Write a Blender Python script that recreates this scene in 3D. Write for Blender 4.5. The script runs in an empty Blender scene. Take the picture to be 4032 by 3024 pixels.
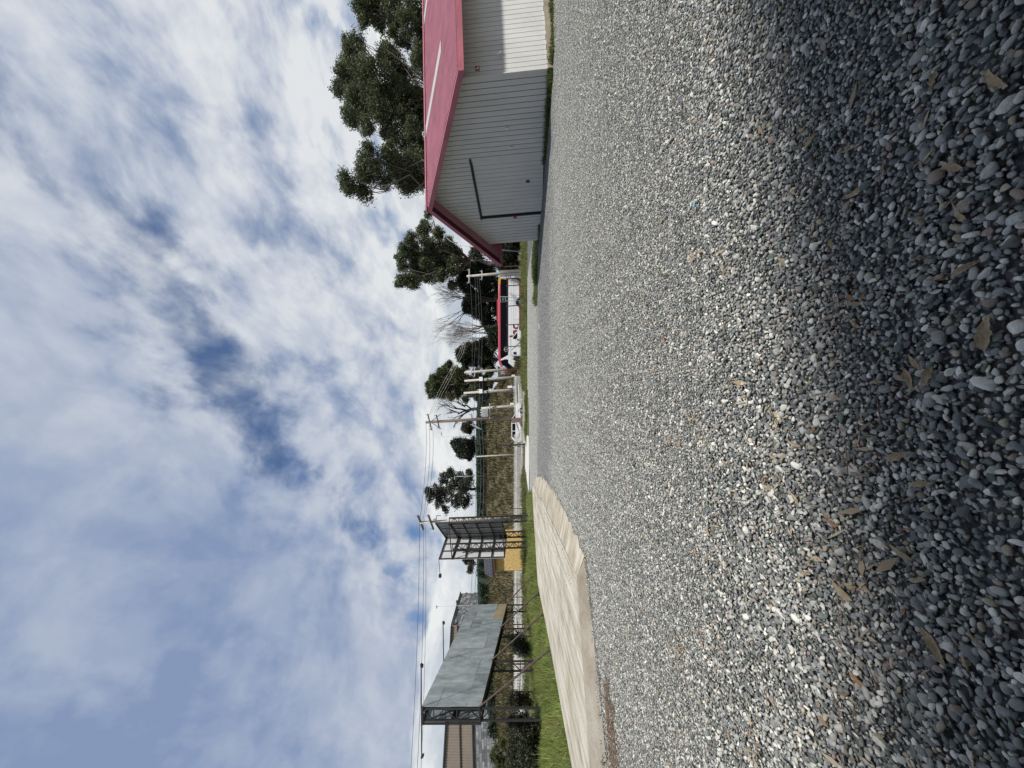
import bpy, math, random
import numpy as np
from mathutils import Vector, Matrix

random.seed(7)
rng = np.random.default_rng(11)
scene = bpy.context.scene
COL = scene.collection
rad = math.radians

# ------------------------------------------------------------------ frames
# lot frame: x along the lot, y away over the gravel, z off the sloping lot.
# The lot itself falls about 5 degrees; ROT stands it on true vertical.
F, HEYE = 1514.0, 1.4
UPV = Vector((-0.0575, 0.063, 0.9964)).normalized()
ROT = UPV.rotation_difference(Vector((0, 0, 1))).to_matrix()
RN = np.array(ROT)

def L(x, y, z=0.0):
    return ROT @ Vector((x, y, z))

def P(u, v, d):
    return L((u - 1512.0) / F * d, d, HEYE - (v - 2016.0) / F * d)

def PL(u, v, d):
    return Vector(((u - 1512.0) / F * d, d, HEYE - (v - 2016.0) / F * d))

# ------------------------------------------------------------------ camera
cam_d = bpy.data.cameras.new('camera')
cam_d.sensor_width = 36.0
cam_d.lens = F / 4032.0 * 36.0
cam_d.clip_start = 0.05
cam_d.clip_end = 3000
cam = bpy.data.objects.new('camera', cam_d)
COL.objects.link(cam)
mc = Matrix(((0, 1, 0), (0, 0, -1), (-1, 0, 0)))       # the phone is held on its side
m = (ROT @ mc).to_4x4()
m.translation = L(0, 0, HEYE)
cam.matrix_world = m
scene.camera = cam

# ------------------------------------------------------------------ light
SUN_EL = rad(52)
SUN_H = Vector((0.70, -0.714, 0)).normalized()
SUN = Vector((SUN_H.x * math.cos(SUN_EL), SUN_H.y * math.cos(SUN_EL), math.sin(SUN_EL)))
sun_d = bpy.data.lights.new('sun', 'SUN')
sun_d.energy = 4.8
sun_d.angle = rad(3.0)
sun_d.color = (1.0, 0.97, 0.935)
sun = bpy.data.objects.new('sun', sun_d)
COL.objects.link(sun)
sun.rotation_euler = SUN.to_track_quat('Z', 'Y').to_euler()
sun.location = (20, -20, 40)

world = bpy.data.worlds.new('World')
scene.world = world
world.use_nodes = True

def build_sky():
    nt = world.node_tree
    nt.nodes.clear()
    N, LK = nt.nodes.new, nt.links.new
    def math_(op, a, b=None, c=None, clamp=False):
        n = N('ShaderNodeMath'); n.operation = op; n.use_clamp = clamp
        for i, x in enumerate((a, b, c)):
            if x is None: continue
            if isinstance(x, (int, float)): n.inputs[i].default_value = x
            else: LK(x, n.inputs[i])
        return n.outputs[0]
    def ramp(x, a, b, lo=0.0, hi=1.0):
        n = N('ShaderNodeMapRange'); n.interpolation_type = 'SMOOTHSTEP'
        LK(x, n.inputs[0])
        for i, q in enumerate((a, b, lo, hi)): n.inputs[i + 1].default_value = q
        return n.outputs[0]
    def noise(vec, scale, detail=8, rough=0.55, dist=0.0, lac=2.0):
        n = N('ShaderNodeTexNoise'); n.noise_dimensions = '3D'
        n.inputs['Scale'].default_value = scale; n.inputs['Detail'].default_value = detail
        n.inputs['Roughness'].default_value = rough; n.inputs['Distortion'].default_value = dist
        n.inputs['Lacunarity'].default_value = lac
        LK(vec, n.inputs['Vector']); return n.outputs[0]
    def mix(f, a, b):
        n = N('ShaderNodeMix'); n.data_type = 'RGBA'
        if isinstance(f, (int, float)): n.inputs[0].default_value = f
        else: LK(f, n.inputs[0])
        for k, x in ((6, a), (7, b)):
            if isinstance(x, tuple): n.inputs[k].default_value = (*x, 1)
            else: LK(x, n.inputs[k])
        return n.outputs[2]
    sky = N('ShaderNodeTexSky'); sky.sky_type = 'NISHITA'; sky.sun_disc = False
    sky.sun_elevation = SUN_EL; sky.sun_rotation = math.atan2(SUN_H.x, SUN_H.y)
    sky.altitude = 100; sky.air_density = 1.0; sky.dust_density = 0.6; sky.ozone_density = 2.0
    tc = N('ShaderNodeTexCoord')
    nrm = N('ShaderNodeVectorMath'); nrm.operation = 'NORMALIZE'; LK(tc.outputs['Generated'], nrm.inputs[0])
    sep = N('ShaderNodeSeparateXYZ'); LK(nrm.outputs[0], sep.inputs[0])
    x, y, z = sep.outputs
    zz = math_('ADD', math_('MAXIMUM', z, 0.0), 0.22)
    px = math_('DIVIDE', x, zz); py = math_('DIVIDE', y, zz)
    # cloud streets run obliquely across the view: stretch along one heading
    ca, sa = math.cos(rad(128)), math.sin(rad(128))
    z2 = math_('ADD', math_('MAXIMUM', z, 0.0), 0.50)
    qx = math_('MULTIPLY', math_('DIVIDE', x, z2), 1.3); qy = math_('MULTIPLY', math_('DIVIDE', y, z2), 1.3)
    ax = math_('ADD', math_('MULTIPLY', qx, ca), math_('MULTIPLY', qy, sa))
    ay = math_('SUBTRACT', math_('MULTIPLY', qy, ca), math_('MULTIPLY', qx, sa))
    cb = N('ShaderNodeCombineXYZ'); LK(math_('MULTIPLY', ax, 0.80), cb.inputs[0]); LK(ay, cb.inputs[1])
    pv = cb.outputs[0]
    warp = N('ShaderNodeTexNoise'); warp.inputs['Scale'].default_value = 1.3; warp.inputs['Detail'].default_value = 3
    LK(pv, warp.inputs['Vector'])
    wv = N('ShaderNodeVectorMath'); wv.operation = 'MULTIPLY_ADD'
    LK(warp.outputs['Color'], wv.inputs[0]); wv.inputs[1].default_value = (0.34, 0.34, 0.34); LK(pv, wv.inputs[2])
    pw = wv.outputs[0]
    n_big = noise(pw, 1.25, 3, 0.5)
    n_mid = noise(pw, 6.4, 9, 0.52)
    n_fine = noise(pw, 15.0, 7, 0.55)
    dens = math_('ADD', math_('ADD', math_('MULTIPLY', n_big, 0.55), math_('MULTIPLY', n_mid, 0.75)), math_('MULTIPLY', n_fine, 0.16))
    # the veil thickens to the west (-x), cells break up to the east
    sd = math_('ADD', math_('ADD', math_('MULTIPLY', px, 0.68), math_('MULTIPLY', py, 0.733)), -0.66)
    sdw = math_('ADD', sd, math_('MULTIPLY', math_('SUBTRACT', noise(pv, 2.6, 6), 0.5), 0.7))
    west = ramp(sdw, 0.05, -0.30)
    dens = math_('ADD', dens, math_('MULTIPLY', west, 0.24))
    # rift between the veil and the broken cells
    rift = ramp(math_('ABSOLUTE', math_('SUBTRACT', sdw, 0.02)), 0.22, 0.0)
    rift = math_('MULTIPLY', rift, ramp(noise(pv, 4.2, 5), 0.36, 0.58))
    dens = math_('SUBTRACT', dens, math_('MULTIPLY', rift, 0.21))
    low = ramp(z, 0.40, 0.10)
    dens = math_('ADD', dens, math_('MULTIPLY', low, 0.06))
    cover = ramp(dens, 0.49, 0.78, 0.04, 1.0)
    # cloud tone: bright crests, blue-grey bellies
    thick = ramp(n_mid, 0.36, 0.62)
    fine = ramp(n_fine, 0.35, 0.66)
    tone = math_('ADD', math_('MULTIPLY', thick, 0.6), math_('MULTIPLY', fine, 0.4))
    east = ramp(x, -0.45, 0.5)
    near_h = ramp(z, 0.75, 0.12)
    soft = math_('MULTIPLY', math_('SUBTRACT', noise(pw, 2.3, 6, 0.55), 0.42), 0.75)
    lit = math_('ADD', math_('ADD', math_('MULTIPLY', east, 0.50), math_('MULTIPLY', near_h, 0.38)), math_('SUBTRACT', soft, 0.03))
    lit = math_('ADD', lit, math_('MULTIPLY', math_('SUBTRACT', tone, 0.5), math_('SUBTRACT', 0.66, math_('MULTIPLY', west, 0.36))), clamp=True)
    cloud = mix(lit, (2.2, 2.95, 4.65), (7.1, 7.35, 7.6))
    skyc = N('ShaderNodeMix'); skyc.data_type = 'RGBA'; skyc.blend_type = 'MULTIPLY'; skyc.inputs[0].default_value = 1
    LK(sky.outputs[0], skyc.inputs[6]); skyc.inputs[7].default_value = (0.70, 0.84, 1.0, 1)
    clear = skyc.outputs[2]
    final = mix(cover, clear, cloud)
    # a cumulus bank stands low over the horizon
    vb = N('ShaderNodeVectorMath'); vb.operation = 'MULTIPLY'; LK(nrm.outputs[0], vb.inputs[0]); vb.inputs[1].default_value = (1, 1, 1.9)
    nb = noise(vb.outputs[0], 3.1, 9, 0.55, 0.25)
    edge = math_('ADD', 0.11, math_('MULTIPLY', nb, 0.34))
    bank = ramp(math_('SUBTRACT', edge, z), -0.012, 0.022)
    nb2 = noise(vb.outputs[0], 6.0, 8, 0.6, 0.3)
    btone = math_('ADD', ramp(nb2, 0.35, 0.68), math_('MULTIPLY', ramp(math_('SUBTRACT', edge, z), 0.09, 0.0), 0.5), clamp=True)
    bcol = mix(btone, (4.5, 5.1, 5.9), (7.9, 8.1, 8.1))
    final = mix(bank, final, bcol)
    bg = N('ShaderNodeBackground'); bg.inputs[1].default_value = 0.1
    LK(final, bg.inputs[0])
    out = N('ShaderNodeOutputWorld'); LK(bg.outputs[0], out.inputs[0])

build_sky()
scene.view_settings.view_transform = 'Standard'
scene.view_settings.look = 'None'
scene.view_settings.gamma = 1.0
scene.view_settings.use_curve_mapping = False
scene.view_settings.exposure = 0.08
scene.render.engine = 'CYCLES'
scene.cycles.use_denoising = True
scene.cycles.max_bounces = 6
scene.cycles.transparent_max_bounces = 6

# ------------------------------------------------------------------ materials
MATS = {}
def mat(name, col, rough=0.6, metal=0.0, vary=0.12, scale=3.0, bump=0.0, bscale=30.0, col2=None, attr=False, spec=0.4, stretch=None, detail=6, trans=0.0):
    if name in MATS: return MATS[name]
    mt = bpy.data.materials.new(name); mt.use_nodes = True
    nt = mt.node_tree; b = nt.nodes['Principled BSDF']
    b.inputs['Roughness'].default_value = rough; b.inputs['Metallic'].default_value = metal
    b.inputs['Specular IOR Level'].default_value = spec
    tc = nt.nodes.new('ShaderNodeTexCoord'); vec = tc.outputs['Object']
    if stretch:
        mp = nt.nodes.new('ShaderNodeMapping'); mp.inputs['Scale'].default_value = stretch
        nt.links.new(vec, mp.inputs[0]); vec = mp.outputs[0]
    nz = nt.nodes.new('ShaderNodeTexNoise'); nz.inputs['Scale'].default_value = scale; nz.inputs['Detail'].default_value = detail
    nz.inputs['Roughness'].default_value = 0.62
    nt.links.new(vec, nz.inputs['Vector'])
    mr = nt.nodes.new('ShaderNodeMapRange'); mr.inputs[1].default_value = 0.3; mr.inputs[2].default_value = 0.7
    nt.links.new(nz.outputs[0], mr.inputs[0])
    mx = nt.nodes.new('ShaderNodeMix'); mx.data_type = 'RGBA'
    nt.links.new(mr.outputs[0], mx.inputs[0])
    if attr:
        at = nt.nodes.new('ShaderNodeAttribute'); at.attribute_name = 'Col'
        dk = nt.nodes.new('ShaderNodeMix'); dk.data_type = 'RGBA'; dk.blend_type = 'MULTIPLY'; dk.inputs[0].default_value = 1
        nt.links.new(at.outputs[0], dk.inputs[6]); dk.inputs[7].default_value = (1 - vary,) * 3 + (1,)
        nt.links.new(dk.outputs[2], mx.inputs[6]); nt.links.new(at.outputs[0], mx.inputs[7])
    else:
        c2 = col2 if col2 else tuple(min(1, c * (1 + vary)) for c in col)
        c1 = col if col2 else tuple(c * (1 - vary) for c in col)
        mx.inputs[6].default_value = (*c1, 1); mx.inputs[7].default_value = (*c2, 1)
    nt.links.new(mx.outputs[2], b.inputs['Base Color'])
    if bump > 0:
        n2 = nt.nodes.new('ShaderNodeTexNoise'); n2.inputs['Scale'].default_value = bscale; n2.inputs['Detail'].default_value = 5
        nt.links.new(vec, n2.inputs['Vector'])
        bp = nt.nodes.new('ShaderNodeBump'); bp.inputs['Strength'].default_value = bump; bp.inputs['Distance'].default_value = 0.02
        nt.links.new(n2.outputs[0], bp.inputs['Height']); nt.links.new(bp.outputs[0], b.inputs['Normal'])
    if trans > 0:
        tr = nt.nodes.new('ShaderNodeBsdfTranslucent'); nt.links.new(mx.outputs[2], tr.inputs[0])
        ms = nt.nodes.new('ShaderNodeMixShader'); ms.inputs[0].default_value = trans
        nt.links.new(b.outputs[0], ms.inputs[1]); nt.links.new(tr.outputs[0], ms.inputs[2])
        nt.links.new(ms.outputs[0], nt.nodes['Material Output'].inputs[0])
    MATS[name] = mt
    return mt

# ------------------------------------------------------------------ builders
WM = {}                                    # world matrices of roots
def tag(o, label=None, cat=None, group=None, kind=None):
    if label: o['label'] = label
    if cat: o['category'] = cat
    if group: o['group'] = group
    if kind: o['kind'] = kind
    return o

def root(name, loc, label, cat, group=None, tilt=False, rz=0.0):
    o = bpy.data.objects.new(name, None); COL.objects.link(o)
    o.empty_display_size = 0.3
    mw = (ROT.to_4x4() if tilt else Matrix.Identity(4)) @ Matrix.Rotation(rz, 4, 'Z')
    mw.translation = loc
    o.matrix_world = mw
    WM[o.name] = mw.copy()
    return tag(o, label, cat, group)

class MB:
    """Collects shapes in world (or local) coordinates, linked as one mesh."""
    def __init__(self): self.v = []; self.f = []
    def poly(self, pts):
        n = len(self.v); self.v += [Vector(p) for p in pts]; self.f.append(tuple(range(n, n + len(pts)))); return self
    def prism(self, pts, off):
        off = Vector(off); pts = [Vector(p) for p in pts]; k = len(pts); n = len(self.v)
        self.v += pts + [p + off for p in pts]
        self.f.append(tuple(range(n + k - 1, n - 1, -1))); self.f.append(tuple(range(n + k, n + 2 * k)))
        for i in range(k):
            j = (i + 1) % k; self.f.append((n + i, n + j, n + k + j, n + k + i))
        return self
    def box(self, c, s, ax=None):
        c = Vector(c); ax = ax or (Vector((1, 0, 0)), Vector((0, 1, 0)), Vector((0, 0, 1)))
        X, Y, Z = (Vector(a) * (q / 2) for a, q in zip(ax, s))
        return self.prism([c - X - Y - Z, c + X - Y - Z, c + X + Y - Z, c - X + Y - Z], Z * 2)
    def beam(self, p, q, w, h=None, up=(0, 0, 1)):
        p, q = Vector(p), Vector(q); h = h or w; d = (q - p).normalized(); up = Vector(up)
        s = d.cross(up)
        if s.length < 1e-4: s = d.cross(Vector((1, 0, 0)))
        s.normalize(); t = s.cross(d).normalized()
        S, T = s * w / 2, t * h / 2
        return self.prism([p - S - T, p + S - T, p + S + T, p - S + T], q - p)
    def tube(self, pts, r, n=6, cap=True):
        pts = [Vector(p) for p in pts]; rs = r if isinstance(r, (list, tuple)) else [r] * len(pts)
        base = len(self.v); prev = None
        for i, p in enumerate(pts):
            d = (pts[min(i + 1, len(pts) - 1)] - pts[max(i - 1, 0)]).normalized()
            s = prev - d * prev.dot(d) if prev else d.cross(Vector((0.3, 0.2, 1)))
            if s.length < 1e-5: s = d.cross(Vector((1, 0, 0)))
            s.normalize(); prev = s; t = d.cross(s)
            for k in range(n):
                a = 2 * math.pi * k / n
                self.v.append(p + (s * math.cos(a) + t * math.sin(a)) * rs[i])
        for i in range(len(pts) - 1):
            for k in range(n):
                a, b = base + i * n + k, base + i * n + (k + 1) % n
                self.f.append((a, b, b + n, a + n))
        if cap:
            self.f.append(tuple(range(base + n - 1, base - 1, -1)))
            e = base + (len(pts) - 1) * n; self.f.append(tuple(range(e, e + n)))
        return self
    def build(self, name, mt, parent=None, local=False, smooth=False, kind=None, label=None):
        me = bpy.data.meshes.new(name)
        vs = self.v
        pm = Matrix.Identity(4)
        if parent is not None and not local:
            pm = WM[parent.name].inverted(); vs = [pm @ p for p in vs]
        me.from_pydata([tuple(p) for p in vs], [], self.f); me.update()
        if smooth: me.polygons.foreach_set('use_smooth', [True] * len(me.polygons))
        me.materials.append(mt)
        o = bpy.data.objects.new(name, me); COL.objects.link(o)
        if parent is not None:
            o.parent = parent; WM[o.name] = WM[parent.name].copy()
        else: WM[o.name] = Matrix.Identity(4)
        if kind: o['kind'] = kind
        if label: o['label'] = label
        return o

def arr_obj(name, verts, faces, mt, parent=None, cols=None, smooth=False, world=True):
    """verts (N,3), faces (M,k) arrays; cols (N,3) into the attribute Col"""
    verts = np.asarray(verts, dtype=np.float32); faces = np.asarray(faces, dtype=np.int32)
    me = bpy.data.meshes.new(name)
    if parent is not None and world:
        pm = np.array(WM[parent.name].inverted()); verts = verts @ pm[:3, :3].T + pm[:3, 3]
    k = faces.shape[1]
    me.vertices.add(len(verts)); me.vertices.foreach_set('co', verts.astype(np.float32).ravel())
    me.loops.add(faces.size); me.loops.foreach_set('vertex_index', faces.ravel())
    me.polygons.add(len(faces)); me.polygons.foreach_set('loop_start', np.arange(0, faces.size, k, dtype=np.int32))
    me.polygons.foreach_set('loop_total', np.full(len(faces), k, dtype=np.int32))
    if cols is not None:
        ca = me.color_attributes.new('Col', 'FLOAT_COLOR', 'POINT')
        c4 = np.ones((len(verts), 4), np.float32); c4[:, :3] = cols; ca.data.foreach_set('color', c4.ravel())
    if smooth is not False: me.polygons.foreach_set('use_smooth', np.ones(len(faces), dtype=bool) if smooth is True else smooth)
    me.update(calc_edges=True); me.materials.append(mt)
    o = bpy.data.objects.new(name, me)
    if name != 'gravel_tile': COL.objects.link(o)
    if parent is not None: o.parent = parent; WM[o.name] = WM[parent.name].copy()
    else: WM[o.name] = Matrix.Identity(4)
    return o

def copy_thing(o, mw):
    c = o.copy(); COL.objects.link(c); c.matrix_world = mw; WM[c.name] = mw.copy()
    for ch in list(o.children):
        k = ch.copy(); COL.objects.link(k); k.parent = c
        for g in list(ch.children):
            q = g.copy(); COL.objects.link(q); q.parent = k
    return c

# plain materials
M_RUST = mat('rusty_steel', (0.085, 0.04, 0.028), 0.75, 0.2, 0.35, 6, 0.2, 60)
M_DARKSTEEL = mat('dark_painted_steel', (0.028, 0.026, 0.026), 0.6, 0.1, 0.3, 5)
M_CONC = mat('concrete_pole', (0.42, 0.39, 0.34), 0.85, 0, 0.2, 4, 0.2, 25)
M_WOOD = mat('weathered_wood', (0.16, 0.12, 0.095), 0.85, 0, 0.3, 5, 0.3, 20, stretch=(6, 6, 0.6))
M_GREYMETAL = mat('grey_equipment', (0.36, 0.38, 0.38), 0.5, 0.1, 0.1)
M_WHITEBOX = mat('white_equipment', (0.75, 0.75, 0.73), 0.5)
M_WIRE = mat('aged_wire', (0.10, 0.10, 0.105), 0.6)
M_GLASS = mat('dark_glass', (0.005, 0.006, 0.010), 0.12, 0, 0.1, spec=0.1)
M_RUBBER = mat('rubber', (0.02, 0.02, 0.02), 0.85)
M_WHITEP = mat('white_vehicle_paint', (0.74, 0.75, 0.75), 0.3, 0, 0.05)
M_REDP = mat('red_vehicle_paint', (.36, .05, .07), 0.3, 0, 0.12)
M_CHROME = mat('grey_trim', (0.35, 0.35, 0.36), 0.35, 0.5)

# ------------------------------------------------------------------ ground
def hz(x, d):
    x = np.asarray(x, float); d = np.asarray(d, float)
    z = np.full(np.broadcast(x, d).shape, -0.03)
    sx = 1 / (1 + np.exp(-(x + 0.8) * 2.2))
    z = z + 0.25 * np.exp(-((d - 41.0) / 3.3) ** 4) * sx
    z = z - 0.32 * sx / (1 + np.exp(-(d - 46.2) * 3))
    z = z + 0.16 / (1 + np.exp((x + 9.5) * 1.5)) / (1 + np.exp(-(d - 9) * 1.0))
    return z

gx = np.concatenate([np.arange(-160, -40, 8), np.arange(-40, 40, 0.8), np.arange(40, 161, 8)])
gy = np.concatenate([np.arange(-60, -4, 6), np.arange(-4, 64, 0.8), np.arange(64, 260, 8)])
GX, GY = np.meshgrid(gx, gy)
GZ = hz(GX, GY)
gv = np.stack([GX, GY, GZ], -1).reshape(-1, 3) @ RN.T
nx = len(gx)
ii, jj = np.meshgrid(np.arange(nx - 1), np.arange(len(gy) - 1))
a = (jj * nx + ii).ravel()
gf = np.stack([a, a + 1, a + nx + 1, a + nx], -1)
M_SOIL = mat('soil_with_thin_grass', (0.075, 0.062, 0.04), 0.95, 0, 0.3, 1.6, 0.6, 14, col2=(0.07, 0.095, 0.03))
tag(arr_obj('ground', gv, gf, M_SOIL, smooth=True), kind='structure')

def sheet(name, pts, z, mt, kind='structure'):
    mb = MB(); mb.poly([L(x, y, z) for x, y in pts])
    return tag(mb.build(name, mt), kind=kind)

def gravel_bed_mat():
    mt = bpy.data.materials.new('fine_grey_gravel'); mt.use_nodes = True
    nt = mt.node_tree; b = nt.nodes['Principled BSDF']; b.inputs['Roughness'].default_value = 0.9
    tc = nt.nodes.new('ShaderNodeTexCoord')
    vo = nt.nodes.new('ShaderNodeTexVoronoi'); vo.inputs['Scale'].default_value = 34
    nt.links.new(tc.outputs['Object'], vo.inputs['Vector'])
    cr = nt.nodes.new('ShaderNodeValToRGB'); e = cr.color_ramp.elements
    e[0].position = 0; e[0].color = (0.03, 0.032, 0.034, 1); e[1].position = 1; e[1].color = (0.15, 0.15, 0.145, 1)
    nt.links.new(vo.outputs['Color'], cr.inputs[0]); nt.links.new(cr.outputs[0], b.inputs['Base Color'])
    bp = nt.nodes.new('ShaderNodeBump'); bp.inputs['Distance'].default_value = 0.02; bp.invert = True
    nt.links.new(vo.outputs['Distance'], bp.inputs['Height']); nt.links.new(bp.outputs[0], b.inputs['Normal'])
    return mt

sheet('gravel_bed', [(-7.5, -6), (30, -6), (36, 35.2), (-0.2, 35.2), (-2.5, 31), (-9.0, 30.5), (-7.5, 22)], -0.016, gravel_bed_mat())

# pebbles: six one-metre tiles of loose stones, laid over the whole lot
def ico(sub):
    import bmesh
    bm = bmesh.new(); bmesh.ops.create_icosphere(bm, subdivisions=sub, radius=1.0)
    v = np.array([q.co[:] for q in bm.verts]); f = np.array([[q.index for q in p.verts] for p in bm.faces]); bm.free()
    return v, f

ICO1, ICO2 = ico(1), ico(2)
PEB_COL = np.array([[.13, .138, .14], [.20, .208, .21], [.29, .295, .29], [.40, .40, .385], [.54, .53, .495], [.70, .685, .64], [.37, .325, .255], [.15, .178, .162], [.28, .225, .195], [.25, .255, .265]])
PEB_COL = PEB_COL * np.array([1.0, 1.0, .95])
PEB_W = np.array([.12, .15, .16, .15, .13, .075, .055, .08, .035, .07]); PEB_W /= PEB_W.sum()

def pebble_tile(idx):
    r = np.random.default_rng(100 + idx)
    pos, rad_, zc, sub = [], [], [], []
    g = 0.0205
    n = int(1 / g)
    for i in range(n):
        for j in range(n):
            pos.append(((i + r.uniform(-.1, 1.1)) / n, (j + r.uniform(-.1, 1.1)) / n)); rad_.append(r.uniform(.007, .012)); zc.append(r.uniform(-.011, .004)); sub.append(1)
    mids = []
    tries = 0
    while len(mids) < 760 and tries < 9000:
        tries += 1
        p = r.uniform(0, 1, 2); q = r.uniform(.0095, .0175)
        if all((p[0] - m_[0]) ** 2 + (p[1] - m_[1]) ** 2 > (0.8 * (q + m_[2])) ** 2 for m_ in mids): mids.append((p[0], p[1], q))
    for p0, p1, q in mids:
        pos.append((p0, p1)); rad_.append(q); zc.append(r.uniform(.004, .011)); sub.append(2)
    for _ in range(34):
        q = r.uniform(.018, .027)
        pos.append(tuple(r.uniform(0, 1, 2))); rad_.append(q); zc.append(r.uniform(.006, .013)); sub.append(2)
    V, Fc, C, SM = [], [], [], []
    off = 0
    for (px, py), q, z, s in zip(pos, rad_, zc, sub):
        bv, bf = ICO1 if s == 1 else ICO2
        d1, d2 = r.normal(size=3), r.normal(size=3); d1 /= np.linalg.norm(d1); d2 /= np.linalg.norm(d2)
        v = bv * (1 + 0.16 * np.sin(2.3 * (bv @ d1) + r.uniform(0, 6)) + 0.10 * np.sin(3.9 * (bv @ d2) + r.uniform(0, 6)))[:, None]
        fac = r.random() < .45
        for _ in range(6 if fac else 2):
            nn_ = r.normal(size=3); nn_ /= np.linalg.norm(nn_); ov = np.maximum(0, v @ nn_ - r.uniform(.55, .85)); v = v - ov[:, None] * nn_
        SM.append(np.full(len(bf), not fac))
        v = v * np.array([q * r.uniform(1.0, 1.5), q * r.uniform(.75, 1.05), q * r.uniform(.42, .75)])
        a, b, c = r.normal(0, .38), r.normal(0, .38), r.uniform(0, 6.283)
        ca, sa, cb, sb, cc, sc = math.cos(a), math.sin(a), math.cos(b), math.sin(b), math.cos(c), math.sin(c)
        Rm = np.array([[cc, -sc, 0], [sc, cc, 0], [0, 0, 1]]) @ np.array([[1, 0, 0], [0, ca, -sa], [0, sa, ca]]) @ np.array([[cb, 0, sb], [0, 1, 0], [-sb, 0, cb]])
        v = v @ Rm.T + np.array([px - .5, py - .5, z])
        V.append(v); Fc.append(bf + off); off += len(bv)
        col = PEB_COL[r.choice(len(PEB_COL), p=PEB_W)] * r.uniform(.82, 1.18)
        C.append(np.repeat(col[None], len(bv), 0))
    return np.concatenate(V), np.concatenate(Fc), np.concatenate(C), np.concatenate(SM)

M_PEB = mat('river_pebbles', (0.25, 0.25, 0.25), 0.82, 0, 0.3, 55, 0.25, 220, attr=True, spec=0.3)
def dark_band(mt):  # darkens the pebbles along a ragged band across the lot
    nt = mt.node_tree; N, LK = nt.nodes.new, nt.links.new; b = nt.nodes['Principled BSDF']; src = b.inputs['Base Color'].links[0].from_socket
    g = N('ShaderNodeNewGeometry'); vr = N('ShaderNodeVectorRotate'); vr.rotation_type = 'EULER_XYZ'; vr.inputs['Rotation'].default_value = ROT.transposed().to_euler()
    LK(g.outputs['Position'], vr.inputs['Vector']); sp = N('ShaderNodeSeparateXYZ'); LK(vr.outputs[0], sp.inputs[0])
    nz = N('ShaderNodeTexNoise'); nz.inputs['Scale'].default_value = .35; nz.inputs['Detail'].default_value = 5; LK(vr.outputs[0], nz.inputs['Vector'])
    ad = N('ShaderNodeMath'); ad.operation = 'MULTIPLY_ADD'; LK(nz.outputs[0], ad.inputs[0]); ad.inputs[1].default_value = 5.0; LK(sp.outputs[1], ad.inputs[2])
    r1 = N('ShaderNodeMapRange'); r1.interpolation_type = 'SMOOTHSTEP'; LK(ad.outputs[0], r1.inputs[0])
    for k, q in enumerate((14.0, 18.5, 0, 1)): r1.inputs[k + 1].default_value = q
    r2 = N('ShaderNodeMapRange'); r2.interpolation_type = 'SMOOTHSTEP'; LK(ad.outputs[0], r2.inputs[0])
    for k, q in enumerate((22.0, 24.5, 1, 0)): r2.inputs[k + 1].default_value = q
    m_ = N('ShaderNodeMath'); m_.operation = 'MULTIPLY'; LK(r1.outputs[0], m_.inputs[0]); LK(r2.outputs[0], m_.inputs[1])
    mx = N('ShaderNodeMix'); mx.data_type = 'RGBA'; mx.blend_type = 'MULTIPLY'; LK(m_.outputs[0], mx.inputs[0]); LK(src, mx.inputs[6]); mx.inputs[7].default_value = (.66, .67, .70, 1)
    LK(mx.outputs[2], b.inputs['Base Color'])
dark_band(M_PEB)
tiles = bpy.data.collections.new('gravel_tiles')
for k in range(3):
    v, f, c, smf = pebble_tile(k)
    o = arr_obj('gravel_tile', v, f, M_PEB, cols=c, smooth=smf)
    tiles.objects.link(o)

# lot outline tests (lot frame)
SLAB_BACK = [(-8.6, 6.4), (-8.0, 8.0), (-8.55, 12.3), (-9.7, 18.7), (-7.86, 21.7), (-6.7, 23.4)]
SLAB_FRONT = [(-6.18, 6.18), (-3.71, 7.42), (-5.83, 23.6)]
def in_poly(x, y, poly):
    ins = False; n = len(poly)
    for i in range(n):
        (x1, y1), (x2, y2) = poly[i], poly[(i + 1) % n]
        if (y1 > y) != (y2 > y) and x < (x2 - x1) * (y - y1) / (y2 - y1) + x1: ins = not ins
    return ins
LOT = [(-7.3, 4.0), (-8, -3), (30, -3), (34, 34.6), (-0.3, 34.6), (-2.3, 31.2), (-8.5, 30.6), (-6.6, 24.0), (-4.9, 16), (-3.7, 7.9), (-5.9, 6.2)]
pts, scl = [], []
yedge = -3.0
for (yb, sc_) in ((1.25, .86), (2.3, .75), (34.8, .63)):
    yy = yedge + sc_ / 2
    while yy - sc_ / 2 < yb:
        xx = -9.0
        while xx < 36:
            if in_poly(xx, yy, LOT) and abs(xx) < 1.06 * max(yy, 0) + 2.6 and not (xx > 9.3 and yy > 15.5): pts.append((xx, yy, 0.0)); scl.append(sc_ * 1.04)
            xx += sc_
        yy += sc_
    yedge = yy - sc_ / 2 - .02
gm = bpy.data.meshes.new('gravel'); gm.from_pydata(pts, [], [])
rot_a = gm.attributes.new('turn', 'FLOAT', 'POINT'); rot_a.data.foreach_set('value', np.random.default_rng(3).integers(0, 4, len(pts)) * math.pi / 2)
sc_a = gm.attributes.new('size', 'FLOAT', 'POINT'); sc_a.data.foreach_set('value', scl)
gravel = bpy.data.objects.new('gravel', gm); COL.objects.link(gravel)
gravel.matrix_world = ROT.to_4x4()
tag(gravel, 'loose grey river pebbles covering the whole lot', 'gravel', kind='stuff')
ng = bpy.data.node_groups.new('lay_pebbles', 'GeometryNodeTree')
ng.interface.new_socket('Geometry', in_out='INPUT', socket_type='NodeSocketGeometry')
ng.interface.new_socket('Geometry', in_out='OUTPUT', socket_type='NodeSocketGeometry')
gi, go = ng.nodes.new('NodeGroupInput'), ng.nodes.new('NodeGroupOutput')
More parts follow.
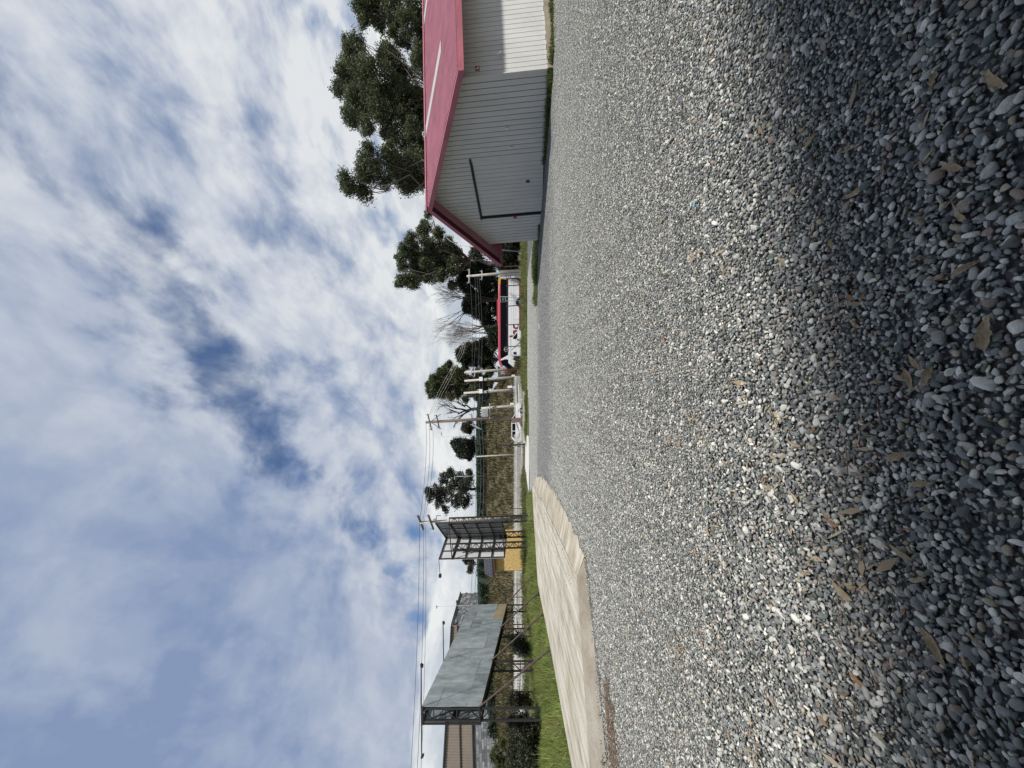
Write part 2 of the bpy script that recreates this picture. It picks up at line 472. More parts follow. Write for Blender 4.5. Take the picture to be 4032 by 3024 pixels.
ci = ng.nodes.new('GeometryNodeCollectionInfo'); ci.inputs[0].default_value = tiles; ci.inputs['Separate Children'].default_value = True; ci.inputs['Reset Children'].default_value = True
ip = ng.nodes.new('GeometryNodeInstanceOnPoints'); ip.inputs['Pick Instance'].default_value = True
rv = ng.nodes.new('FunctionNodeRandomValue'); rv.data_type = 'INT'
for s in rv.inputs:
    if s.name == 'Max' and s.type == 'INT': s.default_value = 2
na = ng.nodes.new('GeometryNodeInputNamedAttribute'); na.data_type = 'FLOAT'; na.inputs[0].default_value = 'turn'
cx = ng.nodes.new('ShaderNodeCombineXYZ')
ng.links.new(gi.outputs[0], ip.inputs['Points']); ng.links.new(ci.outputs[0], ip.inputs['Instance'])
ro = [s for s in rv.outputs if s.type == 'INT'][0]
ng.links.new(ro, ip.inputs['Instance Index'])
ng.links.new(na.outputs[0], cx.inputs[2]); ng.links.new(cx.outputs[0], ip.inputs['Rotation'])
ns_ = ng.nodes.new('GeometryNodeInputNamedAttribute'); ns_.data_type = 'FLOAT'; ns_.inputs[0].default_value = 'size'; ng.links.new(ns_.outputs[0], ip.inputs['Scale'])
ng.links.new(ip.outputs[0], go.inputs[0])
md = gravel.modifiers.new('lay_pebbles', 'NODES'); md.node_group = ng

# ------------------------------------------------------------------ foliage helpers
def cards(n, size, r, aspect=2.0, droop=0.0):
    """n random leaf quads as (n,4,3) around the origin"""
    d = r.normal(size=(n, 3)); d[:, 2] -= droop; d /= np.linalg.norm(d, axis=1)[:, None]
    w = r.normal(size=(n, 3)); w -= d * (w * d).sum(1)[:, None]; w /= np.linalg.norm(w, axis=1)[:, None]
    s = size * r.uniform(.6, 1.35, n)[:, None]
    a, b = d * s * .5, w * s * .5 / aspect
    return np.stack([-a, b * .9 - a * .1, a, -b * .9 - a * .1], 1)

def foliage_mesh(name, blobs, per, leaf, colA, colB, mt, parent, seed, clump=0.22, droop=0.2, squash=1.0, hollow=0.55, shell=True):
    """blobs: (centre Vector, radius). Leaves gather in clumps spread through each blob."""
    r = np.random.default_rng(seed); V = []; C = []
    for c, R in blobs:
        R = float(R); nc = max(8, int(2.6 * per * R * R / (clump * 4)))
        d = r.normal(size=(nc, 3)); d /= np.linalg.norm(d, axis=1)[:, None]
        rr = (r.uniform(hollow ** 3 if shell else 0, 1, nc) ** (1 / 3))[:, None] * R
        cc = np.array(c) + d * rr * np.array([1, 1, squash])
        tone = r.uniform(0, 1, nc)
        k = 16
        p = np.repeat(cc, k, 0) + r.normal(size=(nc * k, 3)) * clump * R ** .35 * np.array([1, 1, .8])
        q = cards(nc * k, leaf, r, 2.2, droop) + p[:, None, :]
        t = np.clip(np.repeat(tone, k) + r.normal(0, .22, nc * k), 0, 1)[:, None]
        col = np.array(colA) * (1 - t) + np.array(colB) * t
        V.append(q.reshape(-1, 3)); C.append(np.repeat(col, 4, 0))
    V = np.concatenate(V); C = np.concatenate(C)
    Fq = np.arange(len(V)).reshape(-1, 4)
    return arr_obj(name, V, Fq, mt, parent, C)

M_LEAF = mat('tree_leaves', (0.05, 0.07, 0.04), 0.55, 0, 0.25, 2.0, attr=True, spec=0.35, trans=0.32)
M_BARK = mat('bark', (0.13, 0.105, 0.085), 0.9, 0, 0.35, 3, 0.5, 14)
M_DARKBARK = mat('dark_bark', (0.05, 0.04, 0.034), 0.9, 0, 0.3, 3)
M_TWIG = mat('bare_twigs', (0.115, 0.08, 0.06), 0.9, 0, 0.25, 3)

def limb(mb, a, b, r0, r1, r, n=5, wob=0.06):
    a, b = Vector(a), Vector(b); ln = (b - a).length
    pts, rs = [], []
    for i in range(6):
        t = i / 5; p = a.lerp(b, t)
        if 0 < i < 5: p += Vector(r.normal(0, wob * ln, 3))
        p.z += ln * .06 * math.sin(math.pi * t)
        pts.append(p); rs.append(r0 + (r1 - r0) * t)
    mb.tube(pts, rs, n)

def leafy_tree(name, label, base, blobs_uv, d, seed, per=30, leaf=.24, colA=(.045, .06, .032), colB=(.18, .205, .10), clump=.24, spread=1.0, trunk_r=.3, bark=None, group=None, extra=1, hollow=.45):
    r = np.random.default_rng(seed)
    b = P(*base)
    o = root(name, b, label, 'tree', group)
    bl = []
    for (u, v, rr) in blobs_uv:
        R = rr * 1.1 / F * d
        for e in range(extra):
            dd = d + r.normal(0, 1.0) * spread * 1.6
            bl.append((P(u, v, dd), R * (1.0 if e == 0 else .8)))
    cz = sum((c.z for c, _ in bl)) / len(bl); cm = Vector((sum(c.x for c, _ in bl) / len(bl), sum(c.y for c, _ in bl) / len(bl), cz))
    mb = MB(); fork = b.lerp(cm, .55); fork.x = b.x * .6 + cm.x * .4; fork.y = b.y * .6 + cm.y * .4
    limb(mb, b - Vector((0, 0, .3)), fork, trunk_r, trunk_r * .72, r, 8, .02)
    for c, R in bl:
        limb(mb, fork + Vector(r.normal(0, .15, 3)), c, trunk_r * .42, .03, r, 5, .07)
        for q in range(2):
            limb(mb, fork.lerp(c, .7), c + Vector(r.normal(0, R * .5, 3)), trunk_r * .16, .015, r, 4, .08)
    mb.build('trunk', bark or M_BARK, o, smooth=True)
    lump = []
    for c, R in bl:
        lump.append((c, R * .80))
        for q in range(6):
            dv = Vector(r.normal(size=3)); dv.z = abs(dv.z) * 1.0 - .25 * r.random(); dv.normalize(); lump.append((c + dv * R * r.uniform(.62, .86), R * r.uniform(.30, .48)))
    foliage_mesh('crown', lump, per * .9, leaf, colA, colB, M_LEAF, o, seed + 5, clump, hollow=hollow)
    return o

def bare_tree(name, label, base, top, spreadx, seed, trunk_r=.22, levels=5, group=None, mt=None, kids=3, lean=0.0, ang=.42):
    r = random.Random(seed); b = P(*base); t = P(*top); o = root(name, b, label, 'tree', group)
    H = (t - b).length; mbs = {'trunk': MB(), 'twigs': MB()}
    def grow(p, d, ln, rr, lv):
        q = p + d * ln; mid = p.lerp(q, .5) + Vector((r.gauss(0, .05), r.gauss(0, .05), r.gauss(0, .03))) * ln
        (mbs['trunk'] if lv < 3 else mbs['twigs']).tube([p, mid, q], [rr, rr * .82, rr * .62], 6 if lv < 2 else (4 if lv < 4 else 3), cap=False)
        if lv >= levels: return
        for k in range(kids if lv else kids + 1):
            a = r.uniform(.5, 1.3) * ang; az = r.uniform(0, 6.283)
            s = d.orthogonal().normalized(); s = Matrix.Rotation(az, 3, d) @ s
            nd = (d * math.cos(a) + s * math.sin(a)); nd.x *= spreadx; nd.z += .10; nd.normalize()
            grow(p.lerp(q, r.uniform(.55, 1.0)), nd, ln * r.uniform(.58, .82), rr * .52, lv + 1)
    grow(b - Vector((0, 0, .2)), ((t - b).normalized() + Vector((lean, 0, 0))).normalized(), H * .33, trunk_r, 0)
    mbs['trunk'].build('trunk', mt or M_DARKBARK, o, smooth=True); mbs['twigs'].build('crown', M_TWIG, o)
    return o

def bush(name, label, blobs_uv, d, seed, colA, colB, leaf=.12, per=120, group=None, clump=.12, cat='bush'):
    r = np.random.default_rng(seed)
    bl = [(P(u, v, d + r.normal(0, .35)), rr / F * d) for u, v, rr in blobs_uv]
    low = min(bl, key=lambda q: q[0].z - q[1]); b = Vector((low[0].x, low[0].y, low[0].z - low[1]))
    o = root(name, b, label, cat, group)
    mb = MB()
    for c, R in bl:
        for q in range(4): limb(mb, b + Vector((c.x - b.x, c.y - b.y, 0)) * .15, c + Vector(r.normal(0, R * .4, 3)), .02, .006, r, 4, .06)
    mb.build('stems', M_BARK, o); foliage_mesh('foliage', bl, per, leaf, colA, colB, M_LEAF, o, seed + 3, clump, hollow=.2)
    return o

M_GRASS = mat('grass_blades', (0.1, 0.15, 0.03), 0.6, 0, 0.2, 2, attr=True, spec=0.25, trans=0.3)
def grass(name, label, xy, zf, h0, h1, cA, cB, seed, w=.012, lean=.45, dry=0.05):
    r = np.random.default_rng(seed); n = len(xy); xy = np.asarray(xy)
    z = zf(xy[:, 0], xy[:, 1]) if callable(zf) else np.full(n, zf)
    b = np.column_stack([xy, z]); h = r.uniform(h0, h1, n); a = r.uniform(0, 6.283, n); l = np.abs(r.normal(0, lean, n)); la = r.uniform(0, 6.283, n)
    s = np.column_stack([np.cos(a), np.sin(a), np.zeros(n)]) * (w * r.uniform(.6, 1.4, n))[:, None]
    lv = np.column_stack([np.cos(la) * l, np.sin(la) * l, np.ones(n)]); lv /= np.linalg.norm(lv, axis=1)[:, None]
    h = h * (1 + .45 * np.sin(xy[:, 0] * 2.1 + 2 * np.sin(xy[:, 1] * 1.3)))
    m1 = b + np.column_stack([lv[:, 0] * .4, lv[:, 1] * .4, lv[:, 2]]) * (h * .55)[:, None]; t = b + lv * h[:, None]
    V = np.stack([b - s, b + s, m1 + s * .7, t, m1 - s * .7], 1).reshape(-1, 3) @ RN.T
    k = np.arange(n)[:, None] * 5
    Ff = np.concatenate([k + np.array([[0, 1, 2]]), k + np.array([[0, 2, 4]]), k + np.array([[4, 2, 3]])])
    sx_, sy_ = xy[:, 0], xy[:, 1]
    pn_ = (np.sin(sx_ * 1.3 + 1.7 * np.sin(sy_ * .9)) + np.sin(sy_ * 1.9 + sx_ * .6 + seed) + .8 * np.sin(sx_ * 3.7 - sy_ * 2.3)) / 2.8
    tt = np.clip(.5 + .42 * pn_ + r.normal(0, .25, n), 0, 1)[:, None]; col = np.array(cA) * (1 - tt) + np.array(cB) * tt
    dm = r.random(n) < dry; col[dm] = np.array([.30, .24, .11]) * r.uniform(.6, 1.1, (dm.sum(), 1))
    o = arr_obj(name, V, Ff, M_GRASS, None, np.repeat(col, 5, 0))
    return tag(o, label, 'grass', kind='stuff')

def scatter_poly(poly, n, seed, clumpy=.5):
    r = np.random.default_rng(seed); P0 = np.array(poly); lo, hi = P0.min(0), P0.max(0); out = []
    cen = [c for c in r.uniform(lo, hi, (max(30, n // 25), 2)) if in_poly(c[0], c[1], poly)]
    while len(out) < n:
        if r.random() < clumpy: p = cen[r.integers(len(cen))] + r.normal(0, .13, 2)
        else: p = r.uniform(lo, hi)
        g_ = math.sin(p[0] * 1.7 + 1.3 * math.sin(p[1] * 1.1)) + math.sin(p[1] * 2.3 + p[0] * .7)
        if g_ < -1.0 and r.random() < .75: continue
        q = p + r.normal(0, .12, 2)
        if in_poly(p[0], p[1], poly): out.append(q)
    return np.array(out)

# ------------------------------------------------------------------ concrete apron
def slab_mat(name, c1, c2, c3, stretch, rough=0.85):
    mt = bpy.data.materials.new(name); mt.use_nodes = True
    nt = mt.node_tree; b = nt.nodes['Principled BSDF']; b.inputs['Roughness'].default_value = rough
    tc = nt.nodes.new('ShaderNodeTexCoord'); mp = nt.nodes.new('ShaderNodeMapping'); mp.vector_type = 'TEXTURE'; mp.inputs['Scale'].default_value = tuple(1 / q for q in stretch)
    mp.inputs['Rotation'].default_value = (0, 0, rad(7.25))
    nt.links.new(tc.outputs['Object'], mp.inputs[0])
    n1 = nt.nodes.new('ShaderNodeTexNoise'); n1.inputs['Scale'].default_value = 1.0; n1.inputs['Detail'].default_value = 9; n1.inputs['Roughness'].default_value = .62
    nt.links.new(mp.outputs[0], n1.inputs['Vector'])
    cr = nt.nodes.new('ShaderNodeValToRGB'); e = cr.color_ramp.elements
    e[0].position = .30; e[0].color = (*c1, 1); e[1].position = .68; e[1].color = (*c3, 1)
    m_ = cr.color_ramp.elements.new(.47); m_.color = (*c2, 1)
    nt.links.new(n1.outputs[0], cr.inputs[0])
    n2 = nt.nodes.new('ShaderNodeTexNoise'); n2.inputs['Scale'].default_value = 1.4; n2.inputs['Detail'].default_value = 6
    nt.links.new(tc.outputs['Object'], n2.inputs['Vector'])
    mx = nt.nodes.new('ShaderNodeMix'); mx.data_type = 'RGBA'; mx.blend_type = 'MULTIPLY'
    mr = nt.nodes.new('ShaderNodeMapRange'); mr.inputs[1].default_value = .45; mr.inputs[2].default_value = .75; mr.inputs[4].default_value = .95
    nt.links.new(n2.outputs[0], mr.inputs[0]); nt.links.new(mr.outputs[0], mx.inputs[0])
    nt.links.new(cr.outputs[0], mx.inputs[6]); mx.inputs[7].default_value = (.66, .60, .51, 1)
    nt.links.new(mx.outputs[2], b.inputs['Base Color'])
    bp = nt.nodes.new('ShaderNodeBump'); bp.inputs['Strength'].default_value = .35; bp.inputs['Distance'].default_value = .006
    n3 = nt.nodes.new('ShaderNodeTexNoise'); n3.inputs['Scale'].default_value = 26; n3.inputs['Detail'].default_value = 8; n3.inputs['Roughness'].default_value = .75
    nt.links.new(tc.outputs['Object'], n3.inputs['Vector']); nt.links.new(n3.outputs[0], bp.inputs['Height'])
    r3 = nt.nodes.new('ShaderNodeMapRange'); r3.inputs[1].default_value = .3; r3.inputs[2].default_value = .7; r3.inputs[3].default_value = .72; r3.inputs[4].default_value = 1.12
    nt.links.new(n3.outputs[0], r3.inputs[0]); m3_ = nt.nodes.new('ShaderNodeMix'); m3_.data_type = 'RGBA'; m3_.blend_type = 'MULTIPLY'; m3_.inputs[0].default_value = 1
    nt.links.new(mx.outputs[2], m3_.inputs[6]); nt.links.new(r3.outputs[0], m3_.inputs[7]); nt.links.new(m3_.outputs[2], b.inputs['Base Color']); nt.links.new(bp.outputs[0], b.inputs['Normal'])
    return mt

ZS = 0.15
slab_top = [(-9.4, 4.4), (-8.0, 8.0), (-8.55, 12.3), (-9.7, 18.7), (-7.86, 21.9), (-6.9, 23.4), (-6.3, 23.5), (-5.75, 21.0), (-4.75, 15.2), (-3.71, 7.42), (-6.18, 6.18), (-8.0, 5.25)]
r_ = random.Random(4)
mb = MB(); mb.prism([L(x, y, -.05) for x, y in slab_top], ROT @ Vector((0, 0, ZS + .05)))
apron = mb.build('concrete_apron', slab_mat('brushed_concrete', (.25, .22, .165), (.40, .37, .295), (.54, .515, .44), (7.0, .30, 1)))
tag(apron, kind='structure')
M_SKIRT = slab_mat('trowelled_concrete', (.21, .185, .145), (.27, .24, .19), (.33, .30, .245), (1.5, 1.5, 1))
front_top = [(-7.2, 5.66), (-6.18, 6.18), (-5.0, 6.77), (-3.71, 7.42)]
front_low = [(-6.2, 5.45), (-5.25, 5.85), (-4.6, 6.35), (-3.28, 7.35)]
mb = MB(); mb.poly([L(x, y, .001) for x, y in front_low] + [L(x, y, ZS - .003) for x, y in reversed(front_top)])
sk = mb.build('skirt', M_SKIRT, apron)
# rough broomed side: ragged toe lying over the gravel
tops = [(-3.71, 7.42), (-4.0, 9.9), (-4.35, 12.4), (-4.75, 15.2), (-5.25, 18.2), (-5.75, 21.0), (-6.3, 23.5)]
toe, tp = [], []
rr_ = random.Random(9)
K = 60
for i in range(K + 1):
    t = i / K * (len(tops) - 1); k = min(int(t), len(tops) - 2); q = t - k
    x = tops[k][0] * (1 - q) + tops[k + 1][0] * q; y = tops[k][1] * (1 - q) + tops[k + 1][1] * q
    tp.append((x, y)); wd = .42 + .75 * math.sin(math.pi * min(1, t / 6.2)) ** .8 * .62
    if i < 3: wd = .42
    if i == K: wd = .15
    toe.append((x + wd + rr_.uniform(-.09, .09) * (i > 2), y + rr_.uniform(-.12, .12) * (0 < i < K) - (.07 if i == 0 else 0)))
mb = MB()
for i in range(K):
    mb.poly([L(*toe[i], .016), L(*toe[i + 1], .016), L(*tp[i + 1], ZS - .003), L(*tp[i], ZS - .003)])
mb.build('skirt', slab_mat('broomed_concrete', (.22, .19, .135), (.36, .32, .245), (.54, .50, .41), (.5, 5.5, 1)), apron)
mb = MB(); mb.poly([L(x - .02, y + .03, .008) for x, y in front_low] + [L(x + .13, y - .12, .008) for x, y in reversed(front_low)])
tag(mb.build('soil_edge', mat('dark_soil', (.045, .038, .028), .95, 0, .4, 9, .6, 30)), kind='structure')
# low broken slab between the apron and the gravel
mb = MB(); mb.prism([L(x, y, -.05) for x, y in [(-9.2, 4.0), (-8.2, 4.9), (-7.2, 5.63), (-6.25, 6.1), (-6.2, 5.5), (-6.6, 4.9), (-7.6, 3.9)]], ROT @ Vector((0, 0, .075)))
tag(mb.build('old_pavement', mat('old_grey_concrete', (.20, .205, .20), .9, 0, .25, 5, .4, 30)), kind='structure')

rs3 = np.random.default_rng(8); V_, F_, C_ = [], [], []; of_ = 0
for k in range(700):
    if k < 430: i = int(rs3.integers(0, K)); x, y = toe[i][0] - abs(rs3.normal(0, .16)) + .08, toe[i][1] + rs3.normal(0, .2); z = .022
    elif k < 560: t = rs3.random(); x, y = -6.2 + 2.9 * t + rs3.normal(0, .05), 5.47 + 1.85 * t + abs(rs3.normal(0, .06)); z = .02
    else: t = rs3.random(); x, y = -3.9 - t * 1.6 - abs(rs3.normal(0, .5)), 8 + 15 * t; z = ZS + .006
    q = rs3.uniform(.007, .018); v = ICO1[0] * np.array([q * 1.3, q, q * .7]) * (1 + .2 * np.sin(3 * ICO1[0][:, [1, 2, 0]] + k)) ; an = rs3.uniform(0, 6.28); Rz_ = np.array([[math.cos(an), -math.sin(an), 0], [math.sin(an), math.cos(an), 0], [0, 0, 1]])
    V_.append((v @ Rz_.T + np.array([x, y, z])) @ RN.T); F_.append(ICO1[1] + of_); of_ += len(v); C_.append(np.repeat((PEB_COL[rs3.choice(len(PEB_COL), p=PEB_W)])[None], len(v), 0))
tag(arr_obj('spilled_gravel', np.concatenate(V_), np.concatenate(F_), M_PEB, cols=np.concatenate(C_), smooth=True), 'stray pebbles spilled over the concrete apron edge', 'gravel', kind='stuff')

# ------------------------------------------------------------------ sidewalk, kerb, road
sheet('sidewalk', [(-12.8, 31.5), (-5.2, 31.0), (-4.3, 31.6), (-4.6, 34.6), (-5.6, 39.5), (-15, 43)], .02, mat('pale_concrete', (.50, .48, .44), .9, 0, .15, 3, .2, 30))
sheet('road', [(-1.5, 47.8), (70, 47.8), (70, 58), (-1.5, 58)], -.30, mat('asphalt', (.05, .05, .052), .9, 0, .2, 4, .3, 60))
kb = root('kerb', L(-3.4, 38.5, 0), 'low pale concrete kerb blocks in front of the white car', 'kerb', tilt=True)
M_KERB = mat('kerb_concrete', (.50, .46, .38), .9, 0, .2, 4, .3, 20)
for i in range(5):
    x0 = -5.9 + i * 1.04
    mb = MB(); mb.box(L(x0 + .5, 38.5, .15), (1.0, .3, .36), [ROT @ Vector(q) for q in ((1, 0, 0), (0, 1, 0), (0, 0, 1))]); mb.build('block', M_KERB, kb)

# ------------------------------------------------------------------ shed
shed = root('metal_shed', P(2752, 2156, 13), 'pale grey metal shed with faded red gable roof', 'shed')
c1, c2 = P(2752, 2156, 13), P(2079, 2135, 20)
eave_z = (P(2739, 1815, 13).z + P(2067, 1934, 20).z) / 2 + .22
gdir = Vector((c2.x - c1.x, c2.y - c1.y, 0)); GL = gdir.length; gdir.normalize()
sdir = ROT @ Vector((1, .15, .0483)); sdir.z = 0; sdir.normalize()
gn = Vector((-gdir.y, gdir.x, 0));  gn = gn if gn.x < 0 else -gn          # out of the gable wall
sn = Vector((sdir.y, -sdir.x, 0)); sn = sn if sn.y < 0 else -sn           # out of the long wall
TP = .60; pk = P(2258, 1722, 17.2); peak_z = pk.z + .42; SL = 14.0
Zv = Vector((0, 0, 1))
def gpt(t, z): p = c1.lerp(c2, t); return Vector((p.x, p.y, z))
def gable_top(t): return eave_z + (peak_z - eave_z) * (t / TP if t < TP else (1 - t) / (1 - TP))
def gable_bot(t): return c1.z + (c2.z - c1.z) * t
M_CLAD = mat('pale_grey_cladding', (.54, .53, .485), .5, 0.0, .1, 1.2, .06, 8, stretch=(1, 1, .4))
M_CREAM = mat('cream_cladding', (.60, .595, .565), .5, 0.0, .08, 1.2, .06, 8, stretch=(1, 1, .4))
M_DARKGAP = mat('dark_gap', (.05, .05, .052), .8)
# backing
mb = MB(); mb.prism([gpt(0, gable_bot(0) + .02) - gn * .04, gpt(1, gable_bot(1) + .02) - gn * .04, gpt(1, eave_z) - gn * .04, gpt(TP, peak_z) - gn * .04, gpt(0, eave_z) - gn * .04], -gn * .08)
wall_g = mb.build('gable_wall', M_DARKGAP, shed)
D0, D1, DZ = .40, .775, P(2435, 1844, 15.6).z
door = None
def gpanel(ta, tb, z0a, z0b, z1f, out, th, mt, parent, name):
    m1 = MB(); pts = [gpt(ta, z0a), gpt(tb, z0b)]
    if z1f is None:
        tops_ = [gpt(tb, gable_top(tb))] + ([gpt(TP, peak_z)] if ta < TP < tb else []) + [gpt(ta, gable_top(ta))]
    else: tops_ = [gpt(tb, z1f), gpt(ta, z1f)]
    m1.prism([p + gn * out for p in pts + tops_], -gn * th); return m1.build(name, mt, parent)
NP = 40
door = None
for i in range(NP):
    ta, tb = i / NP + .0014, (i + 1) / NP - .0014
    if tb > D0 + .002 and ta < D1 - .002:
        gpanel(ta, tb, DZ + .03, DZ + .03, None, 0, .03, M_CLAD, wall_g, 'cladding_panel')
    else:
        rg = random.Random(i).uniform(0, .05) if ta > .85 else 0
        gpanel(ta, tb, gable_bot(ta) + rg, gable_bot(tb) + rg, None, 0, .03, M_CLAD, wall_g, 'cladding_panel')
mb = MB(); mb.prism([gpt(D0, gable_bot(D0) + .04) - gn * .055, gpt(D1, gable_bot(D1) + .04) - gn * .055, gpt(D1, DZ) - gn * .055, gpt(D0, DZ) - gn * .055], -gn * .02)
door = mb.build('sliding_door', M_DARKGAP, shed)
ND = 14
for i in range(ND):
    ta, tb = D0 + (D1 - .012 - D0) * i / ND + .0008, D0 + (D1 - .012 - D0) * (i + 1) / ND - .0008
    gpanel(ta, tb, gable_bot(ta) + .05, gable_bot(tb) + .05, DZ - .07, -.028, .022, M_CLAD, door, 'door_panel')
mb = MB(); mb.prism([gpt(D0 - .02, DZ - .05) + gn * .05, gpt(D1 + .01, DZ - .05) + gn * .05, gpt(D1 + .01, DZ + .035) + gn * .05, gpt(D0 - .02, DZ + .035) + gn * .05], -gn * .075)
mb.build('door_track', M_DARKSTEEL, shed)
mb = MB(); mb.prism([gpt(D1 - .004, gable_bot(D1)) + gn * .03, gpt(D1 + .006, gable_bot(D1)) + gn * .03, gpt(D1 + .006, DZ) + gn * .03, gpt(D1 - .004, DZ) + gn * .03], -gn * .05)
mb.build('door_jamb', M_DARKSTEEL, shed)
mb = MB(); mb.box(gpt(.545, c1.z + .85) + gn * .0, (.05, .09, .16), (gdir, gn, Zv)); mb.build('door_latch', M_DARKSTEEL, shed)
# long wall
mb = MB(); q0, q1 = c1 - sn * .04, c1 + sdir * SL - sn * .04
mb.prism([Vector((p.x, p.y, z)) for p, z in ((q0, c1.z + .02), (q1, c1.z + .02), (q1, eave_z - .02), (q0, eave_z - .02))], -sn * .08)
wall_s = mb.build('long_wall', M_DARKGAP, shed)
NS = int(SL / .195)
for i in range(NS):
    a, b = c1 + sdir * (i * .195 + .010), c1 + sdir * (i * .195 + .185)
    z0 = c1.z - .01 + (random.Random(50 + i).uniform(-.02, .01))
    m1 = MB(); m1.prism([Vector((a.x, a.y, z0)), Vector((b.x, b.y, z0)), Vector((b.x, b.y, eave_z - .01)), Vector((a.x, a.y, eave_z - .01))], -sn * .03)
    m1.build('cladding_panel', M_CREAM, wall_s)
    # pressed rib along each joint
# corner trim
mb = MB(); mb.box(Vector((c1.x, c1.y, (c1.z + eave_z) / 2)) + gn * .004 + sn * .004, (.07, .07, eave_z - c1.z - .01), (gdir, gn, Zv)); mb.build('corner_trim', M_CLAD, shed)
# roof planes
M_ROOF = mat('faded_red_roof', (.45, .19, .23), .6, 0.0, .16, 1.3, .15, 6, detail=9)
M_FASCIA = mat('red_fascia', (.36, .11, .135), .55, 0.0, .2, 1.2, .1, 20)
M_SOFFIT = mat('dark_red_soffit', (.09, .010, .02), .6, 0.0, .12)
M_SKYL = mat('translucent_sheet', (.36, .34, .33), .5, 0, .1)
OG, OE, TH = .78, .62, .035
slope_r = (peak_z - eave_z) / (TP * GL); slope_l = (peak_z - eave_z) / ((1 - TP) * GL)
ridge0 = gpt(TP, peak_z + .05) + gn * OG
dn_r = -gdir - Zv * slope_r; dn_l = gdir - Zv * slope_l
len_r = TP * GL + OE; len_l = (1 - TP) * GL + OE + .2
RIB = .19
def roof_plane(name, dn, ln, n_out, rib=True):
    N_ = int((SL + OG + .3) / RIB); m1 = MB(); h = .045
    prof = []
    for i in range(N_):
        b = i * RIB; prof += [(b, 0), (b + .12, 0), (b + .135, h), (b + .175, h)]
    prof.append((N_ * RIB, 0))
    A = [ridge0 + sdir * s + Zv * z for s, z in prof]; B = [p + dn * ln for p in A]
    n = len(m1.v); m1.v += A + B; k = len(A)
    m1.f += [(n + i, n + i + 1, n + k + i + 1, n + k + i) for i in range(k - 1)]
    C_ = [ridge0 + sdir * s - Zv * .03 for s in (0, N_ * RIB)]
    m1.poly([C_[0], C_[0] + dn * ln, C_[1] + dn * ln, C_[1]])
    return m1.build(name, M_ROOF, shed)
# the slope must fall away from the ridge for each rib line
roof_plane('roof_sheet', dn_r, len_r, 1)
roof_plane('roof_sheet', dn_l, len_l, 1)
W_ = SL + OG + .3
def strip(s0, s1, t0, t1, mt, name, lift=.052):
    m1 = MB(); pts_ = [ridge0 + sdir * s0 + dn_r * t0, ridge0 + sdir * s1 + dn_r * t0, ridge0 + sdir * s1 + dn_r * t1, ridge0 + sdir * s0 + dn_r * t1]
    m1.prism([p + Zv * lift for p in pts_], Zv * .006); return m1.build(name, mt, shed)
for s0 in (3.6, 9.6): strip(s0, s0 + .55, .1, len_r * .62, M_SKYL, 'skylight_sheet')
mb = MB(); mb.beam(ridge0 + Zv * .045 - sdir * .05, ridge0 + sdir * W_ + Zv * .045, .26, .05); mb.build('ridge_cap', M_ROOF, shed)
mb = MB(); mb.beam(ridge0 + Zv * .06 - sdir * .02 + gn * .02, ridge0 + Zv * .10 - sdir * .02 - gn * .3, .22, .08); mb.build('ridge_cap', M_SKYL, shed)
# barge boards on the gable, fascia along the eave
for dn, ln in ((dn_r, len_r), (dn_l, len_l)):
    m1 = MB(); A = ridge0 + gn * .02 - Zv * .035; B = A + dn * ln
    m1.prism([A + Zv * .05, B + Zv * .05, B - Zv * .16, A - Zv * .16], -gn * .03); m1.build('barge_board', M_FASCIA, shed)
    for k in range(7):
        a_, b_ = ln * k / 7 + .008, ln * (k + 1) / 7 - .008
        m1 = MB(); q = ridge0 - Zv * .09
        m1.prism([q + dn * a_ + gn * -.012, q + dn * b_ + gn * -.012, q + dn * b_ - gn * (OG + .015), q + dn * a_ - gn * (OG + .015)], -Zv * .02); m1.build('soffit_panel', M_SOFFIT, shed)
E = ridge0 + dn_r * len_r
mb = MB(); mb.beam(E - Zv * .075 - sdir * .02, E + sdir * W_ - Zv * .075, .03, .20); mb.build('eave_fascia', M_FASCIA, shed)
E2 = ridge0 + dn_l * len_l
mb = MB(); mb.beam(E2 - Zv * .075 - sdir * .02, E2 + sdir * W_ - Zv * .075, .03, .20); mb.build('eave_fascia', M_FASCIA, shed)
# concrete footing under the long wall, muddy edge
mb = MB(); a = c1 - sn * .05 - Zv * .45; b = c1 + sdir * SL - sn * .05 - Zv * .45
mb.prism([a + sn * .10, b + sn * .10, b - sn * .3, a - sn * .3], Zv * .43); mb.build('footing', mat('dirty_footing', (.30, .255, .19), .95, 0, .3, 3, .4, 20), shed)
mb = MB(); a, b = c1 - Zv * .4 - gn * .02, Vector((c2.x, c2.y, c2.z - .25)) - gn * .02
mb.prism([a, b, b + Zv * .24, a + Zv * .39], -gn * .2); mb.build('footing', MATS['dirty_footing'], shed)
# small fittings on the walls
sgn = root('fire_sign', c1 + sdir * .32 + Zv * 2.38 + sn * .01, 'small red fire sign with white mark on cream shed wall', 'sign')
mb = MB(); mb.box(c1 + sdir * .32 + Zv * 2.38 + sn * .014, (.17, .012, .15), (sdir, sn, Zv)); mb.build('plate', mat('sign_red', (.32, .02, .02), .5), sgn)
mb = MB(); mb.box(c1 + sdir * .29 + Zv * 2.38 + sn * .0225, (.03, .004, .10), (sdir, sn, Zv)); mb.box(c1 + sdir * .35 + Zv * 2.36 + sn * .0225, (.045, .004, .05), (sdir, sn, Zv)); mb.build('mark', M_WHITEBOX, sgn)
for nm, t, z, sz, mt_, lb, cat_ in (('notice', .79, 1.55, (.11, .012, .16), MATS['sign_red'], 'tiny red notice beside the sliding door of shed', 'sign'),):
    o = MB().box(gpt(t, c1.z + z) + gn * .01, sz, (gdir, gn, Zv)).build(nm, mt_); tag(o, lb, cat_)
